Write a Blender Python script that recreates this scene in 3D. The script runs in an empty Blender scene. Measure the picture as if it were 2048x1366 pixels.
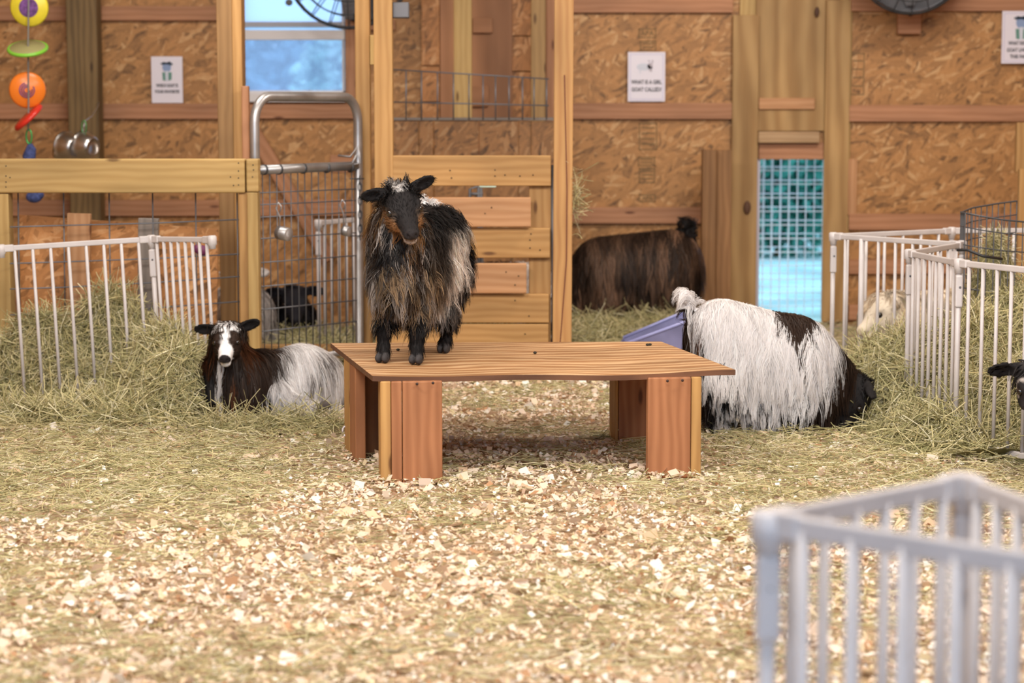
import bpy, bmesh, math, random
import numpy as np
from mathutils import Vector, Matrix, Euler

random.seed(7)
RNG = np.random.default_rng(11)
scene = bpy.context.scene
COL = scene.collection

# ------------------------------------------------------------------ camera, world, lights
F = 4300.0                       # focal length in pixels of the 2048 px frame
CX, CY = 1024.0, 683.0
CAM = np.array([0.0, 0.0, 1.255])
PITCH = math.atan(463.0 / F)
cd = bpy.data.cameras.new('camera')
cam = bpy.data.objects.new('camera', cd); COL.objects.link(cam)
cam.location = CAM.tolist()
cam.rotation_euler = (math.pi / 2 - PITCH, 0, 0)
cd.sensor_width = 36.0
cd.lens = F / 2048.0 * 36.0
cd.clip_start = 0.1; cd.clip_end = 300
cd.dof.use_dof = True
cd.dof.focus_distance = 7.6
cd.dof.aperture_fstop = cd.lens / 1000.0 / 0.026
scene.camera = cam
scene.view_settings.view_transform = 'Standard'
scene.view_settings.look = 'None'
scene.view_settings.gamma = 1.0
scene.view_settings.use_curve_mapping = False
scene.view_settings.exposure = 0.55
scene.cycles.use_denoising = True
scene.cycles.max_bounces = 8
scene.cycles.diffuse_bounces = 6
scene.cycles.transparent_max_bounces = 12
scene.cycles.caustics_reflective = False
scene.cycles.caustics_refractive = False

wd = bpy.data.worlds.new('world'); scene.world = wd
wd.use_nodes = True
wn = wd.node_tree.nodes; wl = wd.node_tree.links
bgn = wn['Background']
bgn.inputs['Color'].default_value = (0.50, 0.70, 1.0, 1)
bgn.inputs['Strength'].default_value = 1.7

def area(name, loc, sx, sy, power, color=(1, .93, .84), target=None):
    ld = bpy.data.lights.new(name, 'AREA'); ld.shape = 'RECTANGLE'
    ld.size = sx; ld.size_y = sy; ld.energy = power; ld.color = color
    o = bpy.data.objects.new(name, ld); COL.objects.link(o); o.location = loc
    if target is not None:
        o.rotation_euler = (Vector(target) - Vector(loc)).to_track_quat('-Z', 'Y').to_euler()
    return o
WARM = (1.0, 0.93, 0.85)
area('overhead_light', (-1.6, 5.4, 3.3), 2.2, .9, 124, WARM, (-.6, 7.6, 0))
area('overhead_light', (2.0, 5.2, 3.3), 2.2, .9, 104, WARM, (.9, 8.0, 0))
area('overhead_light', (.3, 2.6, 3.2), 2.2, .9, 97, WARM, (0, 6.2, .3))  # extra lamp added to brighten the dim foreground
area('overhead_light', (-1.4, 9.4, 3.3), 1.2, .5, 34, WARM, (-1.2, 11.2, 0.3))
area('overhead_light', (2.0, 9.2, 3.3), 1.2, .4, 50, WARM, (1.6, 11.2, 0.3))

# ------------------------------------------------------------------ pixel helpers (photo pixel -> point at a real distance)
def ray(px, py):
    a = (px - CX) / F; b = (CY - py) / F
    sp, cp = math.sin(PITCH), math.cos(PITCH)
    return np.array([a, cp + b * sp, -sp + b * cp])
def W(px, py, Y):
    d = ray(px, py); return CAM + d * (Y / d[1])
def G(px, py, z=0.0):
    d = ray(px, py); return CAM + d * ((z - CAM[2]) / d[2])
CEIL = 3.45
def V(a): return Vector((float(a[0]), float(a[1]), float(a[2])))
def mpp(Y): return Y / F

# ------------------------------------------------------------------ mesh helpers
class MB:
    def __init__(self): self.v = []; self.f = []
    def add(self, vs, fs):
        o = len(self.v); self.v += [tuple(map(float, p)) for p in vs]; self.f += [tuple(i + o for i in f) for f in fs]
        return self
    def box(self, c, s, R=None):
        hx, hy, hz = s[0] / 2, s[1] / 2, s[2] / 2
        vs = [Vector((x, y, z)) for x in (-hx, hx) for y in (-hy, hy) for z in (-hz, hz)]
        if R is not None: vs = [R @ v for v in vs]
        vs = [v + V(c) for v in vs]
        return self.add(vs, [(0, 1, 3, 2), (4, 6, 7, 5), (0, 4, 5, 1), (2, 3, 7, 6), (0, 2, 6, 4), (1, 5, 7, 3)])
    def span(self, lo, hi):
        return self.box([(a + b) / 2 for a, b in zip(lo, hi)], [abs(b - a) for a, b in zip(lo, hi)])
    def tube(self, pts, r, n=8, cap=True):
        pts = [V(p) for p in pts]; rs = r if isinstance(r, (list, tuple)) else [r] * len(pts)
        t0 = (pts[1] - pts[0]).normalized()
        ref = Vector((0, 0, 1)) if abs(t0.z) < .9 else Vector((1, 0, 0))
        u = t0.cross(ref).normalized(); o = len(self.v)
        for i, p in enumerate(pts):
            t = (pts[min(i + 1, len(pts) - 1)] - pts[max(i - 1, 0)]).normalized()
            u = (u - t * u.dot(t)).normalized(); w = t.cross(u)
            for k in range(n):
                a = 2 * math.pi * k / n
                q = p + (u * math.cos(a) + w * math.sin(a)) * rs[i]
                self.v.append(tuple(q))
        for i in range(len(pts) - 1):
            for k in range(n):
                a = o + i * n + k; b = o + i * n + (k + 1) % n
                self.f.append((a, b, b + n, a + n))
        if cap:
            self.f.append(tuple(o + k for k in range(n))[::-1])
            e = o + (len(pts) - 1) * n; self.f.append(tuple(e + k for k in range(n)))
        return self
    def lathe(self, prof, M=None, n=24):
        """profile [(r, z)] spun about local z, placed by M"""
        M = M or Matrix.Identity(4); o = len(self.v)
        for r, z in prof:
            for k in range(n):
                a = 2 * math.pi * k / n
                self.v.append(tuple(M @ Vector((r * math.cos(a), r * math.sin(a), z))))
        for i in range(len(prof) - 1):
            for k in range(n):
                a = o + i * n + k; b = o + i * n + (k + 1) % n
                self.f.append((a, b, b + n, a + n))
        if prof[0][0] > 1e-6: self.f.append(tuple(o + k for k in range(n))[::-1])
        if prof[-1][0] > 1e-6:
            e = o + (len(prof) - 1) * n; self.f.append(tuple(e + k for k in range(n)))
        return self
    def sphere(self, c, r, nu=16, nv=10):
        prof = [(max(1e-5, math.sin(math.pi * i / nv)) * 1.0, -math.cos(math.pi * i / nv)) for i in range(nv + 1)]
        r3 = r if isinstance(r, (list, tuple)) else (r, r, r)
        return self.lathe(prof, Matrix.Translation(V(c)) @ Matrix.Diagonal((*r3, 1)), nu)
    def build(self, name, mat, parent=None, smooth=False, bevel=0, world=None):
        """vertices are in world space unless world matrix given (then they are local to it)"""
        me = bpy.data.meshes.new(name)
        M = world
        if M is None:
            a = np.array(self.v); c = (a.min(0) + a.max(0)) / 2; c[2] = a[:, 2].min()
            M = Matrix.Translation(V(c)); a = a - c
            me.from_pydata(a.tolist(), [], self.f)
        else:
            me.from_pydata(self.v, [], self.f)
        o = bpy.data.objects.new(name, me)
        return finish(o, M, mat, parent, smooth, bevel)

def wm(o):
    m = o.matrix_basis.copy()
    while o.parent is not None:
        o = o.parent; m = o.matrix_basis @ m
    return m
def finish(o, M, mat, parent=None, smooth=False, bevel=0):
    COL.objects.link(o)
    if mat is not None: o.data.materials.append(mat)
    if parent is not None:
        o.parent = parent; M = wm(parent).inverted() @ M
    o.matrix_basis = M
    if smooth:
        o.data.polygons.foreach_set('use_smooth', np.ones(len(o.data.polygons), bool))
    if bevel:
        m = o.modifiers.new('bevel', 'BEVEL'); m.width = bevel; m.segments = 2; m.limit_method = 'ANGLE'
    return o
def tag(o, label=None, cat=None, group=None, kind=None):
    if label: o['label'] = label
    if cat: o['category'] = cat
    if group: o['group'] = group
    if kind: o['kind'] = kind
    return o
def thing(name, label, cat, loc, group=None, M=None):
    o = bpy.data.objects.new(name, None); COL.objects.link(o)
    o.empty_display_size = .1
    o.matrix_basis = M if M is not None else Matrix.Translation(V(loc))
    return tag(o, label, cat, group)
def struct(o): return tag(o, kind='structure')

def board(name, p0, p1, width, thick, mat, parent=None, normal=(0, -1, 0), bevel=.003, taper=None):
    """plank from p0 to p1 (centre line of its front face); local x = length, y = width, z = normal"""
    p0, p1 = V(p0), V(p1); x = (p1 - p0); L = x.length; x.normalize()
    z = Vector(normal); z = (z - x * z.dot(x)).normalized(); y = z.cross(x)
    M = Matrix(((x.x, y.x, z.x, 0), (x.y, y.y, z.y, 0), (x.z, y.z, z.z, 0), (0, 0, 0, 1)))
    M.translation = (p0 + p1) / 2 - z * thick / 2
    m = MB(); m.box((0, 0, 0), (L, width, thick))
    if taper:                                    # (extra y at the four plank corners)
        m.v = [(a, b + (taper[0] if a < 0 else taper[1]) * (1 if b > 0 else 0), c) for a, b, c in m.v]
    return m.build(name, mat, parent, bevel=bevel, world=M)
def vboard(name, x0, x1, y0, y1, Y, thick, mat, parent=None, bevel=.003):
    """upright plank seen between photo columns x0..x1 and rows y0 (top)..y1 (bottom), front face at depth Y"""
    zt, zb = (CEIL if y0 == -160 else W(x0, y0, Y)[2]), W(x1, y1, Y)[2]; ym = (max(y0, 0) + min(y1, 700)) / 2
    xl, xr = W(x0, ym, Y)[0], W(x1, ym, Y)[0]; xc = (xl + xr) / 2
    return board(name, (xc, Y, max(zb, 0.0)), (xc, Y, zt), xr - xl, thick, mat, parent, bevel=bevel)
def hboard(name, x0, x1, y0, y1, Y, thick, mat, parent=None, bevel=.003):
    a = W(x0, y0, Y); b = W(x1, y1, Y); zc = (a[2] + b[2]) / 2
    return board(name, (a[0], Y, zc), (b[0], Y, zc), a[2] - b[2], thick, mat, parent, bevel=bevel)

# ------------------------------------------------------------------ numpy noise
_T = np.random.default_rng(3).random((64, 64, 64)).astype(np.float32)
def vnoise(p, s=1.0, seed=0):
    q = np.asarray(p, np.float32) * s + seed * 17.31
    i = np.floor(q).astype(int); f = q - i; f = f * f * (3 - 2 * f)
    r = 0
    for a in (0, 1):
        for b in (0, 1):
            for c in (0, 1):
                w = (f[..., 0] if a else 1 - f[..., 0]) * (f[..., 1] if b else 1 - f[..., 1]) * (f[..., 2] if c else 1 - f[..., 2])
                r = r + w * _T[(i[..., 0] + a) & 63, (i[..., 1] + b) & 63, (i[..., 2] + c) & 63]
    return r
def unit(a): return a / np.maximum(np.linalg.norm(a, axis=-1, keepdims=True), 1e-9)
def sstep(a, b, x):
    t = np.clip((x - a) / (b - a), 0, 1); return t * t * (3 - 2 * t)
def mix(a, b, t):
    t = np.asarray(t)[..., None]; return np.asarray(a) * (1 - t) + np.asarray(b) * t

def np_mesh(name, verts, quads, cols=None, smooth=True):
    me = bpy.data.meshes.new(name)
    nv, nq = len(verts), len(quads)
    me.vertices.add(nv); me.vertices.foreach_set('co', np.ascontiguousarray(verts, np.float32).ravel())
    k = quads.shape[1]
    me.loops.add(nq * k); me.loops.foreach_set('vertex_index', np.ascontiguousarray(quads, np.int32).ravel())
    me.polygons.add(nq)
    me.polygons.foreach_set('loop_start', np.arange(0, nq * k, k, dtype=np.int32))
    me.update(calc_edges=True)
    me.polygons.foreach_set('use_smooth', np.full(nq, smooth, bool))
    if cols is not None:
        ca = me.color_attributes.new('Col', 'FLOAT_COLOR', 'POINT')
        c4 = np.ones((nv, 4), np.float32); c4[:, :3] = cols
        ca.data.foreach_set('color', c4.ravel())
    return me
def strands_geo(P, R, C, sides=3, facing=None):
    """P (N,K,3) centre lines, R (N,K) radii, C (N,K,3) colours -> verts, quads, cols"""
    N, K, _ = P.shape
    T = np.empty_like(P); T[:, 1:-1] = P[:, 2:] - P[:, :-2]; T[:, 0] = P[:, 1] - P[:, 0]; T[:, -1] = P[:, -1] - P[:, -2]
    T = unit(T)
    ref = unit(RNG.normal(size=(N, 1, 3))); U = unit(ref - T * (ref * T).sum(-1, keepdims=True)); Wv = np.cross(T, U)
    if facing is not None:                       # flat locks lying on the coat, with a little random roll
        f = unit(facing[:, None] + RNG.normal(size=(N, 1, 3)) * .22); U = unit(np.cross(T, f))
    if sides == 2:
        ring = np.stack([P + U * R[..., None], P - U * R[..., None]], 2)
    else:
        ring = np.stack([P + (U * math.cos(2 * math.pi * k / sides) + Wv * math.sin(2 * math.pi * k / sides)) * R[..., None] for k in range(sides)], 2)
    verts = ring.reshape(-1, 3)
    base = (np.arange(N)[:, None, None] * K + np.arange(K - 1)[None, :, None]) * sides
    if sides == 2:
        q = np.stack([base[..., 0], base[..., 0] + 1, base[..., 0] + 3, base[..., 0] + 2], -1).reshape(-1, 4)
    else:
        k = np.arange(sides)[None, None, :]; k2 = (k + 1) % sides
        q = np.stack([base + k, base + k2, base + sides + k2, base + sides + k], -1).reshape(-1, 4)
    cols = np.repeat(C[:, :, None, :], sides, 2).reshape(-1, 3)
    return verts, q, cols
def np_obj(name, verts, quads, cols, mat, parent=None, smooth=True, origin=None):
    c = np.array(origin if origin is not None else [*((verts.min(0) + verts.max(0)) / 2)[:2], verts[:, 2].min()])
    me = np_mesh(name, verts - c, quads, cols, smooth)
    o = bpy.data.objects.new(name, me)
    return finish(o, Matrix.Translation(V(c)), mat, parent)

# ------------------------------------------------------------------ materials
def mat_new(name):
    m = bpy.data.materials.new(name); m.use_nodes = True
    nt = m.node_tree; b = nt.nodes['Principled BSDF']
    return m, nt, b
def nd(nt, t, **kw):
    n = nt.nodes.new(t)
    for k, v in kw.items(): setattr(n, k, v)
    return n
def setin(n, **kw):
    for k, v in kw.items(): n.inputs[k.replace('_', ' ')].default_value = v
def plain(name, color, rough=.6, metal=0.0, spec=.4, noise=0.0, nscale=20):
    m, nt, b = mat_new(name)
    b.inputs['Base Color'].default_value = (*color, 1); b.inputs['Roughness'].default_value = rough
    b.inputs['Metallic'].default_value = metal; b.inputs['Specular IOR Level'].default_value = spec
    if noise:
        tc = nd(nt, 'ShaderNodeTexCoord'); n = nd(nt, 'ShaderNodeTexNoise'); setin(n, Scale=nscale, Detail=3.0)
        nt.links.new(tc.outputs['Object'], n.inputs['Vector'])
        r = nd(nt, 'ShaderNodeValToRGB'); r.color_ramp.elements[0].position = .3; r.color_ramp.elements[1].position = .7
        r.color_ramp.elements[0].color = (*[c * (1 - noise) for c in color], 1); r.color_ramp.elements[1].color = (*[min(1, c * (1 + noise * .6)) for c in color], 1)
        nt.links.new(n.outputs['Fac'], r.inputs['Fac']); nt.links.new(r.outputs['Color'], b.inputs['Base Color'])
    return m
def mixc(nt, a, b, fac, mode='MIX'):
    n = nd(nt, 'ShaderNodeMix', data_type='RGBA', blend_type=mode)
    for s, v in ((6, a), (7, b), (0, fac)):
        if hasattr(v, 'is_output'): nt.links.new(v, n.inputs[s])
        else: n.inputs[s].default_value = v
    return n.outputs[2]
def mapped(nt, src, scale=(1, 1, 1), rot=(0, 0, 0), loc=(0, 0, 0)):
    mp = nd(nt, 'ShaderNodeMapping'); mp.inputs['Scale'].default_value = scale; mp.inputs['Rotation'].default_value = rot; mp.inputs['Location'].default_value = loc
    nt.links.new(src, mp.inputs['Vector']); return mp.outputs['Vector']
def offs_coords(nt):
    tc = nd(nt, 'ShaderNodeTexCoord'); oi = nd(nt, 'ShaderNodeObjectInfo')
    ml = nd(nt, 'ShaderNodeVectorMath', operation='SCALE'); ml.inputs[0].default_value = (37.0, 21.0, 13.0)
    nt.links.new(oi.outputs['Random'], ml.inputs['Scale'])
    ad = nd(nt, 'ShaderNodeVectorMath', operation='ADD')
    nt.links.new(tc.outputs['Object'], ad.inputs[0]); nt.links.new(ml.outputs['Vector'], ad.inputs[1])
    return ad.outputs['Vector'], oi
def wood(name, light, dark, rough=.62, figure=.55, knots=True, wscale=9.0, dist=5.0, vary=.25, xs=.22):
    m, nt, b = mat_new(name); v, oi = offs_coords(nt)
    wv = nd(nt, 'ShaderNodeTexWave', wave_type='BANDS', bands_direction='Y'); setin(wv, Scale=wscale, Distortion=dist, Detail=2.0, Detail_Scale=1.2)
    nt.links.new(mapped(nt, v, (xs, 1, 1)), wv.inputs['Vector'])
    fn = nd(nt, 'ShaderNodeTexNoise'); setin(fn, Scale=1.0, Detail=5.0, Roughness=.65)
    nt.links.new(mapped(nt, v, (3, 90, 90)), fn.inputs['Vector'])
    big = nd(nt, 'ShaderNodeTexNoise'); setin(big, Scale=1.0, Detail=2.0)
    nt.links.new(mapped(nt, v, (1.6, 6, 6)), big.inputs['Vector'])
    f1 = nd(nt, 'ShaderNodeMath', operation='MULTIPLY'); nt.links.new(wv.outputs['Fac'], f1.inputs[0]); f1.inputs[1].default_value = figure
    f2 = nd(nt, 'ShaderNodeMath', operation='MULTIPLY_ADD'); nt.links.new(fn.outputs['Fac'], f2.inputs[0]); f2.inputs[1].default_value = .55; nt.links.new(f1.outputs[0], f2.inputs[2])
    f3 = nd(nt, 'ShaderNodeMath', operation='SUBTRACT'); nt.links.new(f2.outputs[0], f3.inputs[0]); f3.inputs[1].default_value = .12; f3.use_clamp = True
    c = mixc(nt, (*light, 1), (*dark, 1), f3.outputs[0])
    r = nd(nt, 'ShaderNodeMapRange'); setin(r, From_Min=.3, From_Max=.7, To_Min=1 - vary, To_Max=1 + vary * .4); nt.links.new(big.outputs['Fac'], r.inputs['Value'])
    cc = nd(nt, 'ShaderNodeVectorMath', operation='SCALE'); nt.links.new(c, cc.inputs[0]); nt.links.new(r.outputs[0], cc.inputs['Scale'])
    out = cc.outputs['Vector']
    if knots:
        vo = nd(nt, 'ShaderNodeTexVoronoi', voronoi_dimensions='2D'); setin(vo, Scale=1.0, Randomness=1.0)
        nt.links.new(mapped(nt, v, (1.3, 4.6, 1)), vo.inputs['Vector'])
        k = nd(nt, 'ShaderNodeMapRange'); setin(k, From_Min=.022, From_Max=.052, To_Min=.85, To_Max=0.0); nt.links.new(vo.outputs['Distance'], k.inputs['Value'])
        out = mixc(nt, out, (dark[0] * .32, dark[1] * .25, dark[2] * .25, 1), k.outputs[0])
    nt.links.new(out, b.inputs['Base Color'])
    b.inputs['Roughness'].default_value = rough; b.inputs['Specular IOR Level'].default_value = .3
    bp = nd(nt, 'ShaderNodeBump'); setin(bp, Strength=.12, Distance=.003); nt.links.new(fn.outputs['Fac'], bp.inputs['Height']); nt.links.new(bp.outputs['Normal'], b.inputs['Normal'])
    return m
def osb(name, plane='XZ', tint=(1, 1, 1), scale=1.0, contrast=1.0):
    m, nt, b = mat_new(name); v, oi = offs_coords(nt)
    if plane == 'XZ': v = mapped(nt, v, rot=(math.pi / 2, 0, 0))
    if plane == 'YZ': v = mapped(nt, v, rot=(math.pi / 2, math.pi / 2, 0))
    dn = nd(nt, 'ShaderNodeTexNoise'); setin(dn, Scale=4.0, Detail=2.0); nt.links.new(v, dn.inputs['Vector'])
    ds = nd(nt, 'ShaderNodeVectorMath', operation='SCALE'); nt.links.new(dn.outputs['Color'], ds.inputs[0]); ds.inputs['Scale'].default_value = .10
    da = nd(nt, 'ShaderNodeVectorMath', operation='ADD'); nt.links.new(v, da.inputs[0]); nt.links.new(ds.outputs['Vector'], da.inputs[1]); vd = da.outputs['Vector']
    def layer(rz, sx, sy):
        vo = nd(nt, 'ShaderNodeTexVoronoi', voronoi_dimensions='2D'); setin(vo, Scale=1.0)
        r1 = mapped(nt, vd, rot=(0, 0, rz)); nt.links.new(mapped(nt, r1, (sx * scale, sy * scale, 1), loc=(rz * 9, rz * 5, 0)), vo.inputs['Vector'])
        s = nd(nt, 'ShaderNodeSeparateColor'); nt.links.new(vo.outputs['Color'], s.inputs[0]); return s
    A = layer(.9, 52, 11); B = layer(-.35, 62, 13); Cc = layer(2.2, 56, 12); D = layer(.2, 13, 48)
    def pick(a, bb, sel, th):
        g = nd(nt, 'ShaderNodeMath', operation='GREATER_THAN'); nt.links.new(sel, g.inputs[0]); g.inputs[1].default_value = th
        mx = nd(nt, 'ShaderNodeMix', data_type='FLOAT'); nt.links.new(g.outputs[0], mx.inputs[0]); nt.links.new(a, mx.inputs[2]); nt.links.new(bb, mx.inputs[3]); return mx.outputs[0]
    x = pick(A.outputs[0], B.outputs[0], B.outputs[1], .5); x = pick(x, Cc.outputs[0], Cc.outputs[1], .62); x = pick(x, D.outputs[0], D.outputs[1], .72)
    fn = nd(nt, 'ShaderNodeTexNoise'); setin(fn, Scale=30.0, Detail=4.0); nt.links.new(v, fn.inputs['Vector'])
    ad = nd(nt, 'ShaderNodeMath', operation='MULTIPLY_ADD'); nt.links.new(fn.outputs['Fac'], ad.inputs[0]); ad.inputs[1].default_value = .5; nt.links.new(x, ad.inputs[2])
    rp = nd(nt, 'ShaderNodeValToRGB'); el = rp.color_ramp.elements
    T = tint
    def cc(r, g, bl): return (r * T[0], g * T[1], bl * T[2], 1)
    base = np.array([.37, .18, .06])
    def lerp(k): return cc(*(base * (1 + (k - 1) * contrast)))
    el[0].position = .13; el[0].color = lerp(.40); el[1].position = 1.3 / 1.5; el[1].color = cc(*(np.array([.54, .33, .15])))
    for pos, k in ((.27, .80), (.48, 1.0), (.70, 1.16)):
        e = el.new(pos); e.color = lerp(k)
    sc = nd(nt, 'ShaderNodeMath', operation='MULTIPLY'); nt.links.new(ad.outputs[0], sc.inputs[0]); sc.inputs[1].default_value = 1 / 1.5
    nt.links.new(sc.outputs[0], rp.inputs['Fac'])
    nt.links.new(rp.outputs['Color'], b.inputs['Base Color'])
    b.inputs['Roughness'].default_value = .55; b.inputs['Specular IOR Level'].default_value = .35
    bp = nd(nt, 'ShaderNodeBump'); setin(bp, Strength=.25, Distance=.004); nt.links.new(x, bp.inputs['Height']); nt.links.new(bp.outputs['Normal'], b.inputs['Normal'])
    return m
def attr_mat(name, rough=.6, spec=.3, translucent=0.0):
    m, nt, b = mat_new(name); a = nd(nt, 'ShaderNodeVertexColor'); a.layer_name = 'Col'
    nt.links.new(a.outputs['Color'], b.inputs['Base Color'])
    b.inputs['Roughness'].default_value = rough; b.inputs['Specular IOR Level'].default_value = spec
    if translucent:
        out = nt.nodes['Material Output']; tl = nd(nt, 'ShaderNodeBsdfTranslucent'); mx = nd(nt, 'ShaderNodeMixShader'); mx.inputs[0].default_value = translucent
        nt.links.new(a.outputs['Color'], tl.inputs['Color']); nt.links.new(b.outputs[0], mx.inputs[1]); nt.links.new(tl.outputs[0], mx.inputs[2]); nt.links.new(mx.outputs[0], out.inputs['Surface'])
    return m

PINE = wood('pine', (.50, .29, .11), (.36, .185, .06))
PINE_Y = wood('pine_yellow', (.50, .34, .135), (.37, .225, .075), figure=.5)
PINE_P = wood('pine_pinkish', (.54, .30, .15), (.40, .19, .08))
GIRT = wood('girt_wood', (.45, .225, .12), (.33, .15, .07), knots=True)
FIR = wood('fir_leg', (.40, .175, .078), (.27, .105, .043), figure=.6)
FIR_Y = wood('fir_edge', (.52, .30, .105), (.36, .185, .06))
GREYW = wood('weathered_wood', (.27, .23, .20), (.17, .145, .125))
DARKW = wood('treated_post', (.21, .135, .055), (.12, .075, .03), figure=.7)
REDW = wood('red_brown_post', (.29, .15, .06), (.19, .09, .033))
PLY = wood('plywood_door', (.46, .29, .12), (.32, .18, .065), knots=False, wscale=3.2, dist=9.0, figure=.8)
PLYTOP = wood('plywood_bench_top', (.66, .43, .235), (.36, .18, .075), knots=False, figure=1.0, wscale=4.2, dist=9.0, vary=.30, xs=.42)
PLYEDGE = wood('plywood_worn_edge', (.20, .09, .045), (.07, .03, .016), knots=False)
PLYPINK = wood('plywood_pinkish', (.42, .205, .10), (.34, .16, .075), knots=False, wscale=3.0, dist=7.0)
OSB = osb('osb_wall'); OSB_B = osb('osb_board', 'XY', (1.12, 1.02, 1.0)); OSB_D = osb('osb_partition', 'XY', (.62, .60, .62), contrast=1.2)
GALV = plain('galvanised_steel', (.42, .41, .41), .38, .75, noise=.25, nscale=9)
WIRE = plain('wire', (.16, .165, .18), .45, .6)
WIRE_D = plain('dark_wire', (.085, .085, .09), .5, .5)
STEEL = plain('stainless_steel', (.52, .50, .48), .30, 1.0)
WHITEP = plain('white_powder_coat', (.56, .52, .51), .4, 0, .5, noise=.10, nscale=7)
WHITEF = plain('window_vinyl', (.62, .60, .60), .5)
BLACKM = plain('black_metal', (.02, .02, .022), .45)
GREYM = plain('grey_metal', (.14, .14, .15), .5, .3)
PAPER = plain('laminated_paper', (.70, .66, .72), .35)
INK = plain('ink', (.03, .025, .03), .6)
ROPE_BLUE = plain('blue_rope', (.05, .07, .20), .8, noise=.5, nscale=60)
CONCRETE = plain('barn_floor_base', (.42, .31, .19), .9, noise=.3, nscale=30)
HAIR = attr_mat('goat_hair', .5, .25, .5)
SKIN = attr_mat('goat_body', .7, .12)
HAY = attr_mat('hay_stalks', .6, .25, .15)
SHAV = attr_mat('shavings', .75, .15, .12)
LEAF = attr_mat('leaves', .6, .3, .3)
EYE = plain('eye', (.012, .008, .006), .08, 0, .8)
#PART2
# ------------------------------------------------------------------ the setting
YW = 12.8
def px2x(px, Y): return W(px, 400, Y)[0]
def px2z(py, Y): return W(1024, py, Y)[2]
CEIL = 3.45
# floor
n = 60
xs = np.linspace(-3.8, 3.8, n); ys = np.linspace(-1.5, 12.9, 90)
def H(x, y):
    """height of the trodden bedding"""
    p = np.stack([x, y, np.zeros_like(x)], -1)
    return .035 * (vnoise(p, 1.7, 2) - .5) + .018 * (vnoise(p, 5.0, 4) - .5)
gx, gy = np.meshgrid(xs, ys); gz = H(gx, gy) - .012
fv = np.stack([gx, gy, gz], -1).reshape(-1, 3)
ii = np.arange(90 - 1)[:, None] * n + np.arange(n - 1)[None]
fq = np.stack([ii, ii + 1, ii + n + 1, ii + n], -1).reshape(-1, 4)
fo = finish(bpy.data.objects.new('floor', np_mesh('floor', fv, fq)), Matrix.Identity(4), CONCRETE); struct(fo)
# walls with the openings
wx0, wx1, wz0, wz1 = px2x(474, YW), px2x(692, YW), px2z(189, YW), px2z(-150, YW)
dx0, dx1, dz1 = px2x(1512, YW), px2x(1649, YW), px2z(318, YW)
m = MB(); T = .02
for x0, x1, z0, z1 in ((-3.8, wx0, -.05, CEIL), (wx0, wx1, -.05, wz0), (wx0, wx1, wz1, CEIL), (wx1, dx0, -.05, CEIL), (dx0, dx1, dz1, CEIL), (dx1, 3.8, -.05, CEIL)):
    m.span((x0, YW, z0), (x1, YW + T, z1))
struct(m.build('wall_back', OSB, world=Matrix.Identity(4)))
OSB_S = osb('osb_side', 'YZ')
m = MB(); m.span((-3.82, -1.5, -.05), (-3.8, YW + T, CEIL)); struct(m.build('wall_left', OSB_S))
m = MB(); m.span((3.8, -1.5, -.05), (3.82, YW + T, CEIL)); struct(m.build('wall_right', OSB_S))
CEILM = plain('ceiling_white', (.55, .53, .50), .8)
m = MB(); m.span((-3.82, -1.5, CEIL), (3.82, YW + T, CEIL + .04)); struct(m.build('ceiling', CEILM))
# girts on the back wall
tn = [0]
def girt(x0, x1, y0, y1, mat=GIRT):
    tn[0] += 1; struct(hboard('trim_%d' % tn[0], x0, x1, y0, y1, YW - .04, .039, mat, bevel=.002))
for a, b in ((-40, 470),): girt(a, b, 12, 41); girt(a, b, 207, 238); girt(a, b, 400, 432)
girt(-40, 470, 600, 632)
girt(470, 712, 207, 237); girt(470, 712, 400, 432)
girt(1120, 1466, -8, 25); girt(1120, 1466, 206, 238); girt(1120, 1466, 415, 447); girt(1150, 1466, 600, 632)
girt(1698, 2100, -8, 22); girt(1698, 2100, 210, 243); girt(1698, 2100, 428, 460); girt(1698, 2100, 520, 548); girt(1698, 2100, 610, 640)
girt(712, 790, 40, 60); 

# window
wroot = thing('window_1', None, None, (( wx0 + wx1) / 2, YW, wz0)); struct(wroot)
Yf = YW - .03
m = MB()
a = W(478, 60, Yf); b_ = W(690, 80, Yf)
m.span((a[0], Yf, b_[2] + .0), (b_[0], Yf + .05, a[2]))
m.build('meeting_rail', WHITEF, wroot, bevel=.004)
hboard('sill', 478, 694, 186, 204, YW - .07, .09, WHITEF, wroot)
m = MB(); x0, x1 = px2x(478, YW), px2x(691, YW); z0, z1 = px2z(188, YW), px2z(-140, YW)
for lo, hi in (((x0, YW - .02, z0), (x0 + .035, YW + .06, z1)), ((x1 - .012, YW - .02, z0), (x1, YW + .06, z1)), ((x0, YW - .02, z1 - .04), (x1, YW + .06, z1)), ((x0, YW - .02, z0), (x1, YW + .06, z0 + .02))): m.span(lo, hi)
m.build('frame', WHITEF, wroot, bevel=.003)
zr = px2z(50, YW)
m = MB(); m.span((x0, YW + .0, zr - .012), (x1, YW + .03, zr + .018)); m.build('sash_rail', plain('sash_shadow_grey', (.33, .33, .36), .5), wroot)
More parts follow.
